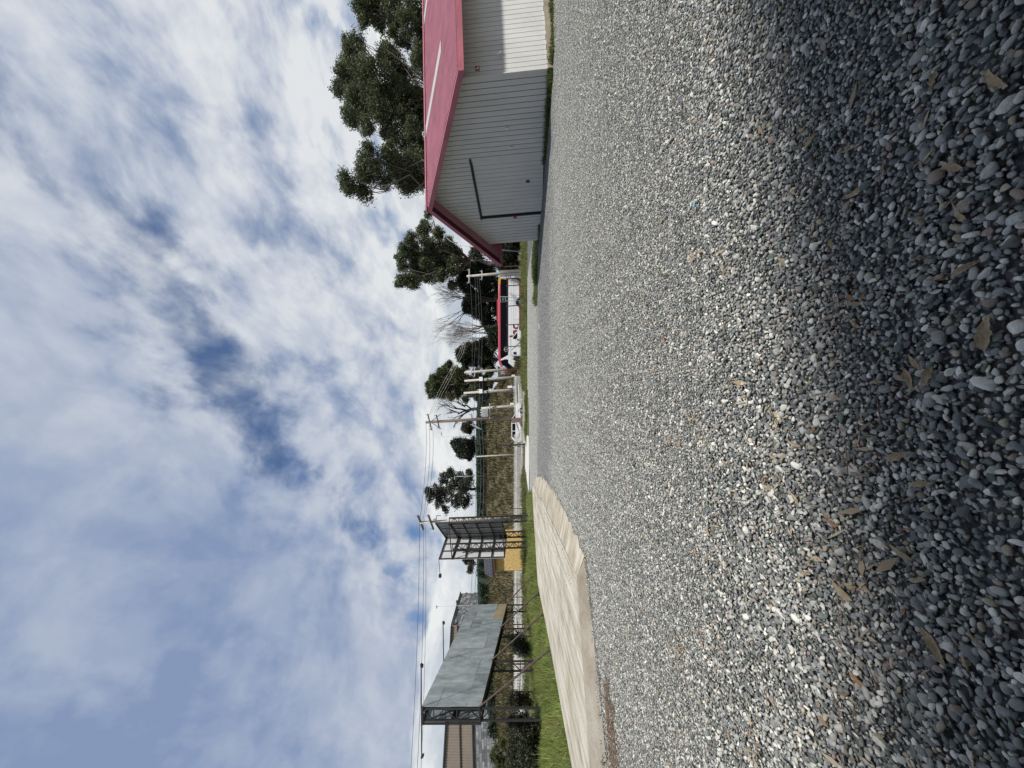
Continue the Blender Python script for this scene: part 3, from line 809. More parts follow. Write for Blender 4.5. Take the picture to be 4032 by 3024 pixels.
for t, z in ((.235, 1.55), (.335, 1.45)):
    o = MB().box(gpt(t, c1.z + z) + gn * .03, (.05, .06, .10), (gdir, gn, Zv)).box(gpt(t, c1.z + z - .03) + gn * .07, (.04, .05, .03), (gdir, gn, Zv)).build('wall_bracket', M_WHITEBOX, shed)
mb = MB(); mb.box(c1 + sdir * .78 + Zv * 1.62 + sn * .03, (.06, .06, .12), (sdir, sn, Zv)).box(c1 + sdir * .78 + Zv * 1.56 + sn * .07, (.05, .05, .04), (sdir, sn, Zv)); mb.build('wall_bracket', M_WHITEBOX, shed)

# ------------------------------------------------------------------ big grey billboard on trusses
M_SHEET = mat('galvanised_sheet', (.16, .19, .20), .45, .1, .2, 1.6, .6, 3.0, col2=(.39, .43, .44), stretch=(1, 1.6, .7), detail=9)
M_SHEETS = [M_SHEET] + [mat('galvanised_sheet_%s' % n, c, .45, .1, .2, 1.7, .45, 3.0, col2=c2_, stretch=st, detail=9) for n, c, c2_, st in (('worn', (.20, .235, .24), (.43, .465, .475), (1, 1.3, .8)), ('dark', (.11, .14, .145), (.29, .325, .33), (1, 1.8, .6)))]
M_TRUSS = mat('black_truss', (.022, .021, .022), .6, .1, .35, 4)
M_BRACE = mat('brown_brace_steel', (.07, .045, .036), .75, .1, .35, 6)
M_TAN = mat('tan_stain_sheet', (.36, .29, .19), .5, .2, .2, 1.5, .2, 4)
bA, bB = P(242, 2157, 15), P(647, 2087, 25)
bb = root('billboard', bA, 'long grey sheet metal billboard on black truss legs', 'billboard')
zb0, zt0 = P(242, 1890, 15).z, P(242, 1650, 15).z
pdir = Vector((bB.x - bA.x, bB.y - bA.y, 0)); PLEN = pdir.length; pdir.normalize()
pn = Vector((pdir.y, -pdir.x, 0)); pn = pn if pn.x > 0 else -pn
zb1, zt1 = P(650, 1995, 25).z, P(650, 1851, 25).z
def bpt(s, z): return Vector((bA.x, bA.y, 0)) + pdir * s + Zv * z
NC, NR = 9, 4
for face, off in ((1, 0.0), (0, -.52)):
    for c in range(NC):
        for rw in range(NR if face else 1):
            s0, s1 = PLEN * c / NC, PLEN * (c + 1) / NC + (.03 if c < NC - 1 else 0)
            t0, t1 = rw / (NR if face else 1), (rw + 1) / (NR if face else 1)
            zz_ = lambda s, t: (zb0 + (zb1 - zb0) * s / PLEN) * (1 - t) + (zt0 + (zt1 - zt0) * s / PLEN) * t
            rr2 = random.Random(c * 10 + rw + face * 77); k = rr2.uniform(0, .012) + (.004 if (c + rw) % 2 else 0)
            q = pn * (off + (k if face else 0))
            m1 = MB(); m1.prism([bpt(s0, zz_(s0, t0)) + q, bpt(s1, zz_(s1, t0)) + q + pn * rr2.uniform(0, .01), bpt(s1, zz_(s1, t1 + .01)) + q + pn * rr2.uniform(0, .012), bpt(s0, zz_(s0, t1 + .01)) + q], pn * .004)
            tan = face and rw == 0 and c >= 7
            m1.build('sheet', M_TAN if tan else M_SHEETS[1 if c == 4 and rw != 0 else (2 if (c, rw) in ((6, 2), (1, 0), (7, 3)) else 0)], bb, label='tan stained lower sheet' if tan else None)
def truss(mb_, a, b, wv, pitch, cw=.07, dw=.035, chords=True):
    a, b, wv = Vector(a), Vector(b), Vector(wv)
    if chords: mb_.beam(a, b, cw, cw, up=wv); mb_.beam(a + wv, b + wv, cw, cw, up=wv)
    n = max(1, round((b - a).length / pitch)); fl = 0
    for i in range(n):
        p, q = a.lerp(b, i / n), a.lerp(b, (i + 1) / n)
        mb_.beam(p, p + wv, dw, dw)
        mb_.beam(*((p, q + wv) if i % 2 else (p + wv, q)), dw, dw)
    mb_.beam(b, b + wv, dw, dw)
for i, s in enumerate((0, PLEN / 3, PLEN * 2 / 3, PLEN)):
    zg = P(*[(242, 2157, 15), (428, 2113, 18.3), (552, 2102, 21.7), (647, 2087, 25)][i]).z - .15
    zt_ = zt0 + (zt1 - zt0) * s / PLEN
    m1 = MB(); truss(m1, bpt(s + .02, zg) - pn * .06, bpt(s + .02, zt_) - pn * .06, -pn * .42, .45)
    m1.build('truss_leg', M_TRUSS, bb)
for t in (0, .5, 1.0):
    m1 = MB(); a = bpt(0, zb0 + (zt0 - zb0) * t) - pn * .06; b = bpt(PLEN, zb1 + (zt1 - zb1) * t) - pn * .06
    m1.beam(a, b, .08, .08); m1.beam(a - pn * .4, b - pn * .4, .07, .07)
    if t == 0:
        for k in range(24):
            p, q = a.lerp(b, k / 24), a.lerp(b, (k + 1) / 24); m1.beam(*((p, q - pn * .4) if k % 2 else (p - pn * .4, q)), .03, .03)
    m1.build('frame_rail', M_TRUSS, bb)
m1 = MB()
for t in (0.02, .98): m1.beam(bpt(-.03, zb0 + (zt0 - zb0) * t) + pn * .02, bpt(-.03, zb0 + (zt0 - zb0) * t) - pn * .6, .06, .06)
m1.beam(bpt(-.03, zb0) - pn * .56, bpt(-.03, zt0) - pn * .56, .06, .06); m1.build('end_frame', M_TRUSS, bb)
for i, (u, v, d) in enumerate(((473, 2172, 12.6), (610, 2140, 15.4), (696, 2125, 17.6), (771, 2110, 21.5))):
    s = PLEN * i / 3; a = bpt(s, zb0 + (zb1 - zb0) * s / PLEN + .02) + pn * .03; b = P(u, v, d)
    m1 = MB(); m1.tube([a, b - (a - b).normalized() * .08], .035, 7); m1.build('brace', M_BRACE, bb)
    m1 = MB(); m1.box(b, (.16, .16, .05)); m1.build('brace_foot', M_RUST, bb)
for s, sd, ln in ((0, 1, 1.5), (0, -1, 1.2), (PLEN / 3, 1, 1.7), (PLEN * .62, 1, 1.6)):
    zt_ = zt0 + (zt1 - zt0) * s / PLEN; a = bpt(s, zt_ + .02) - pn * (.0 if sd > 0 else .5); b = a + pn * sd * ln
    m1 = MB(); m1.tube([a - pn * sd * .3, b], .022, 6); arm = m1.build('lamp_arm', M_TRUSS, bb)
    m1 = MB(); m1.box(b - Zv * .03, (.09, .13, .11), (pn, pdir, (Zv + pn * .5 * sd).normalized())); m1.build('floodlight', M_DARKSTEEL, arm)

# ------------------------------------------------------------------ V-shaped billboard
vb = root('billboard', P(918, 2090, 29), 'tall V-shaped billboard seen from its open framed back', 'billboard')
eL, eF, eR = P(827, 1984, 27.4), P(913, 1992, 29.8), P(977, 1981, 27.0)
zt_l, zt_f, zt_r = P(827, 1716, 27.4).z, P(913, 1749, 29.8).z, P(977, 1722, 27.0).z
zv0 = (eL.z + eF.z + eR.z) / 3; zv1 = (zt_l + zt_f + zt_r) / 3
M_BROWN = mat('brown_frame_steel', (.045, .03, .026), .7, .1, .3, 5)
M_VSUNLIT = mat('sunlit_zinc_sheet', (.62, .63, .63), .4, .1, .12, 1.5, .1, 4)  # same zinc, lightened: sunlight on the left panel put into its colour
M_VSHADED = mat('shaded_zinc_sheet', (.20, .215, .23), .4, .35, .15, 1.5, .1, 4)  # same zinc, darkened: shade on the other panel put into its colour
def vp(e, z): return Vector((e.x, e.y, z))
for (A, B, nm) in ((eL, eF, 'sheet'), (eF, eR, 'sheet')):
    dd = Vector((B.x - A.x, B.y - A.y, 0)); nn = Vector((-dd.y, dd.x, 0)).normalized()      # behind the frame
    for k in range(4):
        a, b = A.lerp(B, k / 4), A.lerp(B, (k + 1) / 4)
        m1 = MB(); m1.prism([vp(a, zv0), vp(b, zv0), vp(b, zv1), vp(a, zv1)], nn * .012); m1.build(nm, M_VSUNLIT if A is eL else M_VSHADED, vb)
    m1 = MB()
    for k in range(6): z = zv0 + (zv1 - zv0) * k / 5; m1.beam(vp(A, z) - nn * .05, vp(B, z) - nn * .05, .06, .07)
    m1.build('purlins', M_BROWN, vb)
    m1 = MB()
    for k in range(4): p = A.lerp(B, k / 3); m1.beam(vp(p, zv0) - nn * .09, vp(p, zv1) - nn * .09, .05, .06, up=nn)
    m1.build('uprights', M_BROWN, vb)
for (e, o_, u, v, d) in ((eL, (.55, .35), 865, 2094, 27.6), (eF, (0, -.25), 918, 2092, 29.3), (eR, (-.25, .25), 978, 2086, 27.2)):
    zg = P(u, v, d).z - .1; b = Vector((e.x + o_[0], e.y + o_[1], zg)); m1 = MB()
    top = zv1 - .95 if e is not eF else zv0 + .5
    truss(m1, b, Vector((b.x, b.y, top)), Vector((.42, 0, 0)), .34, .095, .045); m1.build('truss_leg', M_TRUSS, vb)
for (pa_, pb_) in ((vp(eL, zv0), vp(eR, zv0)), (vp(eL, zv1 - .95), vp(eR, zv1 - .95)), (vp(eL, zv1 - 1.0), vp(eF, zv1 - 1.15)), (vp(eR, zv1 - 1.0), vp(eF, zv1 - 1.15))):
    MB().beam(pa_, pb_, .06, .06).build('tie_bar', M_BROWN, vb)
m1 = MB(); m1.box(P(976, 2090, 27.2) + Vector((.1, 0, -.05)), (1.1, .6, .35)); m1.build('footing', mat('footing_concrete', (.34, .33, .30), .9), vb)
m1 = MB(); a = vp(eL, zv1 + .02); b = P(757, 1733, 27.2); m1.tube([a, b], .02, 6); arm = m1.build('lamp_arm', M_RUST, vb)
m1 = MB(); m1.box(b, (.22, .2, .16)); m1.build('floodlight', M_DARKSTEEL, arm)

# ------------------------------------------------------------------ yellow gatehouse
gh = root('gatehouse', P(856, 2060, 40), 'small yellow stucco building with dark tiled roof', 'building')
M_YEL = mat('yellow_stucco', (.36, .235, .075), .9, 0, .2, 5.5, 1.0, 9, col2=(.64, .46, .19), detail=4)
yz0, yz1 = P(856, 2064, 40).z - .4, P(800, 1947, 40).z
xa, xb, ya = P(779, 2057, 40), P(890, 2057, 40), 0
def ghp(t, back, z): p = xa.lerp(xb, t) + (ROT @ Vector((0, 1, 0))) * back; return Vector((p.x, p.y, z))
m1 = MB(); m1.prism([ghp(0, 0, yz0), ghp(1, 0, yz0), ghp(1, 3.5, yz0), ghp(0, 3.5, yz0)], Zv * (yz1 - yz0)); m1.build('wall', M_YEL, gh)
M_TILE = mat('dark_roof_tile', (.055, .055, .065), .6, 0, .35, 3)
m1 = MB(); m1.prism([ghp(-.14, -.5, yz1 + .05), ghp(1.1, -.5, yz1 + .05), ghp(1.1, .25, yz1 + 1.02), ghp(-.14, .25, yz1 + 1.02)], Zv * .06)
m1.prism([ghp(-.14, .27, yz1 + 1.02), ghp(1.1, .27, yz1 + 1.02), ghp(1.1, 4, yz1 + .05), ghp(-.14, 4, yz1 + .05)], Zv * .06); rf = m1.build('roof', M_TILE, gh)
for r0 in range(4):
    for c in range(14):
        t = -.13 + 1.22 * c / 14; s = r0 / 4; s2 = (r0 + 1.12) / 4
        p = [ghp(t, -.55 + .75 * s, yz1 + .12 + 0.95 * s + .05), ghp(t + .075, -.55 + .75 * s, yz1 + .12 + 0.95 * s + .05), ghp(t + .075, -.55 + .75 * s2, yz1 + .12 + 0.95 * s2), ghp(t, -.55 + .75 * s2, yz1 + .12 + 0.95 * s2)]
        MB().prism(p, Zv * .05).build('roof_tile', M_TILE, rf)
m1 = MB(); m1.beam(ghp(-.14, -.5, yz1 + .02), ghp(1.1, -.5, yz1 + .02), .05, .16); m1.beam(ghp(-.14, -.5, yz1 + .02), ghp(-.14, .25, yz1 + .98), .05, .16); m1.build('eave_board', M_RUST, gh)

# ------------------------------------------------------------------ palisade fence
M_PICK = mat('white_pickets', (.66, .66, .64), .6, 0, .12, 2)
pf = root('palisade_fence', P(1000, 2060, 43.5), 'long white picket fence at the foot of the bank', 'fence')
fd = lambda u: float(np.interp(u, [150, 250, 600, 950, 1544], [30, 31.5, 37, 43, 46]))
m1, m2, m3 = MB(), MB(), MB(); u = 205.0; rp = random.Random(3); prev = None
while u < 1545:
    d = fd(u)
    if not (779 < u < 905) :
        j = rp.uniform(-1.5, 1.5); top, bot = P(u, 2024 + j, d), P(u, 2060 if u > 700 else 2064, d)
        hgt = top.z - bot.z + .04; m1.box(Vector((bot.x, bot.y, bot.z + hgt / 2)), (.05, .03, hgt))
    u += .125 * F / d
m1.build('pickets', M_PICK, pf, kind='stuff')
for va in (2032, 2052):
    for (ua, ub) in ((205, 600), (600, 779), (905, 1544)):
        m2.beam(P(ua, va, fd(ua) + .05), P(ub, va, fd(ub) + .05), .04, .06)
m2.build('rails', M_PICK, pf)
m3 = MB(); m3.prism([P(205, 2064, fd(205)), P(640, 2063, fd(640)), P(640, 2092, fd(640)), P(205, 2100, fd(205))], ROT @ Vector((0, .2, 0)))
tag(m3.build('low_wall', mat('grey_block_wall', (.27, .28, .27), .9, 0, .2, 2, .3, 10)), 'low grey wall under the white picket fence', 'wall')

# ------------------------------------------------------------------ embankment
crest = [(-400, 1990, 46), (0, 1975, 47), (220, 1964, 48), (362, 1951, 50), (645, 1934, 56), (724, 1924, 58), (1000, 1917, 60), (1350, 1917, 60), (1430, 1920, 60), (1480, 1935, 59), (1528, 1968, 57), (1580, 2015, 55), (1640, 2040, 54)]
us = np.linspace(-400, 1640, 240); cu = np.array(crest)
nr = np.random.default_rng(5)
rows = []
def sm(a, k):
    return np.convolve(np.pad(a, k, mode='edge'), np.ones(2 * k + 1) / (2 * k + 1), 'valid')
vC = np.interp(us, cu[:, 0], cu[:, 1]) + sm(nr.normal(0, 2.2, len(us)), 2); dC = np.interp(us, cu[:, 0], cu[:, 2])
K = 26
grid = np.zeros((K + 5, len(us), 3))
for i, uu in enumerate(us):
    top = PL(uu, vC[i], dC[i]); db = fd(uu) + 2.0; x0 = (uu - 1512) / F * db
    bot = Vector((x0, db, min(float(hz(x0, db)), .2) - .15))
    for k in range(K):
        t = k / (K - 1); p = bot.lerp(top, t); p.z += math.sin(t * math.pi) * .25
        grid[k, i] = p
    for k in range(5): grid[K + k, i] = (top.x + (k + 1) * 3 * (uu - 1512) / F, top.y + (k + 1) * 3.0, top.z - .02 * (k + 1) - (0.3 if uu > 1450 else 0) * k)
noi = nr.normal(0, 1, grid.shape[:2])
for _ in range(2): noi = (noi + np.roll(noi, 1, 0) + np.roll(noi, 1, 1) + np.roll(noi, -1, 1)) / 4
grid[:K - 1, :, 2] += noi[:K - 1] * .22
nu = len(us); ii, jj = np.meshgrid(np.arange(nu - 1), np.arange(K + 4)); a = (jj * nu + ii).ravel()
M_BANK = mat('dry_grass_bank', (.06, .048, .028), .95, 0, .3, .9, 1.0, 5, col2=(.12, .10, .05), detail=9)
emb = arr_obj('embankment', grid.reshape(-1, 3) @ RN.T, np.stack([a, a + 1, a + nu + 1, a + nu], -1), M_BANK, smooth=True)
tag(emb, kind='structure')
# rough dry grass over the bank face
xs = []
for _ in range(30000):
    i = nr.integers(0, nu); k = min(nr.random() ** .8 * (K - 1), K - 1.001); k0 = int(k)
    p = grid[k0, i] * (1 - (k - k0)) + grid[k0 + 1, i] * (k - k0); xs.append((p[0] + nr.normal(0, .1), p[1], p[2] - .05))
xs = np.array(xs)
def bank_grass():
    o = grass('bank_grass', 'rough brown and olive grass on the steep bank', xs[:, :2], lambda x, y: xs[:, 2], .25, .7, (.038, .034, .018), (.105, .10, .042), 21, w=.05, lean=.6, dry=.10)
    return o
bank_grass()

# ------------------------------------------------------------------ green mesh fence on top of the bank
mf = root('mesh_fence', P(1000, 1917, 63), 'dark green mesh screen fence along the top of the bank', 'fence')
M_MESH = mat('green_screen', (.014, .028, .02), .8, 0, .3, 2.5, .6, 12, col2=(.035, .06, .042), detail=9)
M_GPOST = mat('green_posts', (.03, .055, .04), .6)
seq = [(120, 1932, 1962, 52), (300, 1915, 1956, 53), (480, 1898, 1944, 57), (640, 1882, 1936, 60), (790, 1878, 1926, 63), (900, 1876, 1921, 63), (1010, 1876, 1919, 63), (1120, 1876, 1918, 63), (1230, 1875, 1918, 63), (1330, 1874, 1918, 63), (1420, 1878, 1922, 63), (1475, 1882, 1935, 62)]
for (a, b) in zip(seq[:-1], seq[1:]):
    m1 = MB(); pa, pb = P(a[0], a[1], a[3]), P(b[0], b[1], b[3]); qa, qb = P(a[0], a[2] + 8, a[3]), P(b[0], b[2] + 8, b[3])
    m1.prism([qa, qb, pb, pa], ROT @ Vector((0, .04, 0))); m1.build('screen_panel', M_MESH, mf)
for a in seq:
    m1 = MB(); m1.tube([P(a[0], a[2] + 10, a[3] - .08), P(a[0], a[1] - 2, a[3] - .08)], .05, 6); m1.build('post', M_GPOST, mf)

bl_ = []
for (a, b) in zip(seq[:-1], seq[1:]):
    n_ = max(2, int((b[0] - a[0]) / 22))
    for k in range(n_):
        t = (k + random.random()) / n_; d_ = a[3] + (b[3] - a[3]) * t
        for w_ in (.3, .72): bl_.append((P(a[0] + (b[0] - a[0]) * t, (a[1] + (b[1] - a[1]) * t) * (1 - w_) + (a[2] + (b[2] - a[2]) * t) * w_ + random.uniform(-4, 4), d_ - .25), random.uniform(.35, .62)))
foliage_mesh('creeper', bl_, 9, .30, (.010, .020, .013), (.05, .075, .04), M_LEAF, mf, 66, .25, hollow=.1)

# ------------------------------------------------------------------ warehouse with stone base
wh = root('warehouse', P(563, 1935, 78), 'large brown clad warehouse with grey stone base', 'building')
M_BRN = mat('brown_cladding', (.20, .165, .135), .6, 0, .1, .6)
M_STONE = mat('grey_stone', (.13, .135, .14), .9, 0, .45, .5, .4, 4)
wc = P(563, 1935, 78); zt_w = P(563, 1775, 78).z; zb_w = wc.z - 3; z_st = P(300, 1858, 76).z
wl = P(-260, 1935, 72); wr = P(692, 1930, 92)
fdir = Vector((wl.x - wc.x, wl.y - wc.y, 0)); FL = fdir.length; fdir.normalize(); fn = Vector((fdir.y, -fdir.x, 0)); fn = fn if fn.y < 0 else -fn
rdir = Vector((wr.x - wc.x, wr.y - wc.y, 0)); RL = rdir.length; rdir.normalize(); rn = Vector((rdir.y, -rdir.x, 0)); rn = rn if rn.x > 0 else -rn
zl_w = P(0, 1741, 74).z
def wtop(s): return zt_w + (zl_w - zt_w) * s / (FL * .75)
m1 = MB(); Nn = int(FL / .5)
for i in range(Nn):
    s0, s1 = i * .5, i * .5 + .34
    p, q, e = wc + fdir * s0, wc + fdir * s1, wc + fdir * (i * .5 + .5)
    for (g, h, o_) in ((p, q, 0), (q, e, -.06)):
        m1.prism([Vector((g.x, g.y, z_st)) + fn * o_, Vector((h.x, h.y, z_st)) + fn * o_, Vector((h.x, h.y, wtop(s0))) + fn * o_, Vector((g.x, g.y, wtop(s0))) + fn * o_], -fn * .1)
m1.build('cladding', M_BRN, wh)
m1 = MB(); a, b = wc, wc + fdir * FL
m1.prism([Vector((a.x, a.y, zb_w)), Vector((b.x, b.y, zb_w)), Vector((b.x, b.y, wtop(FL) - .3)), Vector((a.x, a.y, wtop(0) - .3))], -fn * .3 ); m1.v = [v - fn * .12 for v in m1.v]
m1.build('wall', M_STONE, wh)
M_ST = [mat('stone_%s' % n, c, .9, 0, .25, 1.5, .3, 6) for n, c in (('dark', (.11, .115, .12)), ('mid', (.18, .185, .19)), ('pale', (.27, .275, .28)))]
def stones(org, dr, ln, nv, z0, z1f, seed, name):
    rs = random.Random(seed); bs = [MB(), MB(), MB()]; z = z0
    while z < z1f(0) + 3:
        h = rs.uniform(.4, .65); s = rs.uniform(-.5, 0)
        while s < ln:
            w = rs.uniform(.5, 1.2)
            if z + h < z1f(min(max(s, 0), ln)) and s > 0 and s + w < ln:
                c = org + dr * (s + w / 2); bs[rs.choices((0, 1, 2), (3, 4, 2))[0]].box(Vector((c.x, c.y, z + h / 2)) + nv * rs.uniform(0, .05), (w - .04, .16, h - .04), (dr, nv, Zv))
            s += w
        z += h
    for b_, mt_ in zip(bs, M_ST): b_.build(name, mt_, wh, kind='stuff')
stones(wc, fdir, FL, fn, zb_w, lambda s: z_st - .1, 5, 'stone_base')
zr_w = P(692, 1812, 92).z
m1 = MB(); m1.prism([Vector((wc.x, wc.y, zb_w)), Vector((wr.x, wr.y, zb_w)), Vector((wr.x, wr.y, zr_w)), Vector((wc.x, wc.y, zt_w - .1))], -rn * .3); m1.v = [v - rn * .12 for v in m1.v]; m1.build('wall', M_STONE, wh)
stones(wc, rdir, RL, rn, zb_w, lambda s: zt_w - .2 + (zr_w - zt_w) * s / RL, 6, 'stone_gable')
m1 = MB(); m1.beam(Vector((wc.x, wc.y, zt_w)) + fn * .15, Vector((b.x, b.y, wtop(FL))) + fn * .15, .3, .25); m1.beam(Vector((wc.x, wc.y, zt_w)) + rn * .15, Vector((wr.x, wr.y, zr_w)) + rn * .15, .3, .22); m1.build('roof_edge', M_DARKSTEEL, wh)
m1 = MB()
for zz2 in (z_st + .1, z_st + 2.6): m1.beam(Vector((a.x, a.y, zz2)) + fn * .1, Vector((b.x, b.y, zz2)) + fn * .1, .12, .22)
m1.build('trim_band', M_DARKSTEEL, wh)

# ------------------------------------------------------------------ trees
def cv(lst, ox, oy, sc): return [(3024 - (oy + cy / sc), ox + cx / sc, r / sc) for cx, cy, r in lst]
EUC = 'tall eucalyptus trees behind the shed'
leafy_tree('eucalyptus_tree', 'eucalyptus with two rounded tops nearest the shed ridge end', (2330, 2060, 40), cv([(200, 1420, 85), (310, 1500, 66), (320, 1330, 90), (370, 1220, 85), (450, 1350, 95), (560, 1290, 105), (620, 1420, 75), (680, 1240, 105), (720, 1400, 75), (500, 1180, 70), (780, 1300, 90)], 1280, 0, 1.952), 40, 31, group=EUC)
leafy_tree('eucalyptus_tree', 'broadest and tallest dark eucalyptus rising above the shed roof', (2660, 2060, 47), cv([(185, 330, 58), (255, 285, 58), (150, 520, 78), (130, 680, 66), (250, 450, 105), (270, 620, 125), (260, 800, 115), (200, 900, 66), (330, 960, 66), (400, 600, 125), (420, 800, 125), (480, 400, 95), (550, 500, 95), (560, 700, 105), (560, 900, 115), (640, 620, 95), (650, 850, 95), (680, 1000, 75), (480, 1010, 55), (760, 500, 90), (760, 750, 100), (770, 930, 80), (560, 1080, 70), (660, 1090, 85), (740, 1130, 80), (600, 330, 46)], 1280, 0, 1.952), 47, 41, per=30, group=EUC)
leafy_tree('eucalyptus_tree', 'thin crowned eucalyptus cut off by the picture edge', (2960, 2060, 43), cv([(290, 60, 78), (300, 140, 48), (400, 60, 95), (430, 190, 56), (530, 100, 105), (520, 240, 36), (640, 150, 85), (650, 300, 64), (700, 50, 78), (720, 400, 64), (350, -80, 115), (500, -90, 135), (760, 200, 90), (780, 320, 80)], 1280, 0, 1.952), 43, 51, per=26, group=EUC)
leafy_tree('eucalyptus_tree', 'spreading eucalyptus between the shed eave and the bus', (1990, 2050, 60), cv([(250, 640, 66), (330, 560, 105), (300, 760, 85), (280, 960, 76), (420, 420, 95), (480, 600, 125), (480, 800, 125), (430, 950, 105), (560, 330, 86), (600, 230, 76), (640, 480, 100), (650, 680, 130), (650, 880, 115), (620, 80, 56), (760, 330, 85), (800, 600, 140), (800, 850, 105), (900, 500, 110), (960, 750, 112), (950, 1000, 66), (1000, 600, 95)], 1500, 820, 3.318), 60, 61, per=28, leaf=.30, trunk_r=.35, group='trees behind the bus')
UND = [(1100, 1000, 100), (1150, 800, 120), (1200, 1150, 95), (1280, 900, 115), (1300, 1250, 115), (1380, 1100, 115), (1400, 1350, 80), (1250, 650, 110), (1400, 800, 120), (1450, 950, 100), (1500, 1200, 100), (1560, 1000, 80), (1560, 1150, 80), (1550, 1330, 80)]
leafy_tree('understory_tree', 'dark low tree directly behind the bus roof', (1870, 2045, 63), cv(UND, 1500, 820, 3.318), 63, 71, per=28, leaf=.32, colA=(.014, .022, .013), colB=(.06, .08, .038), trunk_r=.2)
leafy_tree('understory_tree', 'dark conical tree between bare tree and utility pole', (1800, 2045, 64), cv([(1130, 1280, 75), (1230, 1330, 90), (1350, 1400, 95), (1150, 1200, 60), (1420, 1500, 90), (1480, 1620, 90), (1550, 1500, 80), (1560, 1640, 80), (1500, 1760, 80)], 1500, 820, 3.318), 64, 73, per=34, leaf=.30, colA=(.014, .024, .015), colB=(.06, .08, .04), trunk_r=.18)
bare_tree('bare_tree', 'leafless tall tree with fanned dark boughs', (1858, 2045, 62), (1795, 1575, 62), 1.0, 5, .26, 5, 'leafless trees', kids=3, ang=.40)
bare_tree('bare_tree', 'pale brown leafless tree above the middle of the bus', (1745, 2045, 62), (1725, 1690, 62), .75, 8, .16, 6, 'leafless trees', kids=3, ang=.36)
bare_tree('bare_tree', 'second pale brown leafless tree behind the bus logo', (1708, 2045, 63), (1700, 1705, 63), .75, 18, .14, 6, 'leafless trees', kids=3, ang=.36)
leafy_tree('cypress_tree', 'large round dense tree behind the utility poles', (1530, 2040, 66), cv([(270, 740, 66), (280, 880, 58), (380, 620, 105), (420, 800, 125), (370, 950, 95), (530, 500, 105), (560, 700, 135), (560, 920, 125), (650, 400, 86), (720, 300, 84), (700, 560, 135), (740, 780, 135), (760, 980, 105), (880, 450, 125), (900, 700, 145), (920, 950, 86), (1000, 550, 125), (1050, 800, 115), (1080, 1050, 76), (1150, 650, 125), (1200, 900, 105), (1300, 750, 105), (1330, 500, 100), (1350, 1000, 86), (1450, 650, 100), (1500, 820, 90), (1560, 600, 95), (1600, 450, 90), (1480, 960, 70), (1620, 720, 70)], 1640, 1380, 5.53), 66, 81, per=40, leaf=.28, colA=(.04, .054, .026), colB=(.165, .19, .085), trunk_r=.4, group='trees behind the bus')
leafy_tree('dark_tree', 'dark dense tree over the front of the bus', (1600, 2040, 67), cv([(1000, 100, 130), (1080, 250, 130), (1200, 80, 150), (1300, 250, 130), (1450, 120, 150), (1500, 330, 110), (980, 0, 90), (1150, -60, 120), (1350, -60, 130), (1500, -150, 120), (1560, 90, 110), (1610, 260, 110), (1640, 0, 110), (1620, -150, 100), (1650, 420, 90)], 1640, 1380, 5.53), 67, 83, per=34, leaf=.30, colA=(.016, .024, .014), colB=(.065, .085, .04), trunk_r=.25, group='trees behind the bus')
bare_tree('bare_tree', 'leafless dark tree standing behind the transformer', (1408, 1900, 64), (1404, 1690, 64), 1.15, 23, .30, 5, 'leafless trees', kids=3, ang=.5)
leafy_tree('pine_tree', 'small dark bushy pine on top of the bank', (1262, 1900, 66), cv([(920, 1415, 48), (980, 1430, 80), (1060, 1450, 100), (1120, 1480, 95), (1000, 1530, 62), (1100, 1580, 46), (1150, 1400, 60)], 1500, 1300, 3.16), 66, 85, per=40, leaf=.30, colA=(.012, .02, .014), colB=(.05, .06, .035), trunk_r=.15)
leafy_tree('shrubby_tree', 'low brownish round tree beside the tall wooden pole', (1338, 1890, 68), cv([(1060, 1210, 56), (1100, 1220, 60), (1110, 1180, 50)], 1500, 1300, 3.16), 68, 87, per=40, leaf=.28, colA=(.03, .026, .02), colB=(.08, .07, .04), trunk_r=.12)
leafy_tree('sparse_tree', 'open crowned tree between wooden pole and V-shaped billboard', (1100, 1900, 66), cv([(300, 480, 66), (280, 420, 46), (400, 400, 84), (420, 560, 74), (480, 270, 70), (520, 450, 100), (560, 200, 66), (600, 330, 90), (640, 560, 80), (700, 430, 100), (760, 560, 70), (780, 300, 84), (500, 640, 42), (690, 250, 70), (800, 200, 50)], 1600, 1800, 3.16), 66, 89, per=17, leaf=.28, colA=(.022, .03, .022), colB=(.075, .09, .055), trunk_r=.28, bark=M_DARKBARK, hollow=.3)
leafy_tree('sparse_tree', 'small faint tree behind the yellow gatehouse roof', (800, 1890, 70), cv([(760, 1280, 44), (820, 1310, 46), (800, 1390, 40)], 1600, 1800, 3.16), 70, 91, per=26, leaf=.3, colA=(.03, .035, .025), colB=(.08, .085, .05), trunk_r=.12)
# scrub under and beside the billboards
SC = 'scrub along the fence'
bush('bramble_bush', 'dark bramble mass at the picture edge beside billboard', cv([(1000, 1350, 150), (1150, 1400, 150), (1250, 1300, 115), (1000, 1550, 150), (1200, 1600, 160), (1330, 1450, 110), (1100, 1700, 150)], 1780, 2600, 3.912), 15.5, 101, (.018, .024, .014), (.075, .082, .04), group=SC, leaf=.10, per=150)
bush('bramble_bush', 'tangled bush around the nearest billboard leg', cv([(950, 950, 100), (1050, 1000, 112), (1000, 1150, 120), (1200, 1100, 130), (1150, 950, 100), (1280, 1000, 90)], 1780, 2600, 3.912), 16.5, 103, (.02, .024, .014), (.08, .085, .045), group=SC, leaf=.10, per=130)
bush('bramble_bush', 'leafy bush between the first two billboard legs', cv([(950, 600, 100), (1050, 580, 84), (1150, 620, 84), (1000, 680, 90)], 1780, 2600, 3.912), 20, 105, (.02, .027, .015), (.085, .09, .045), group=SC, leaf=.11, per=110)
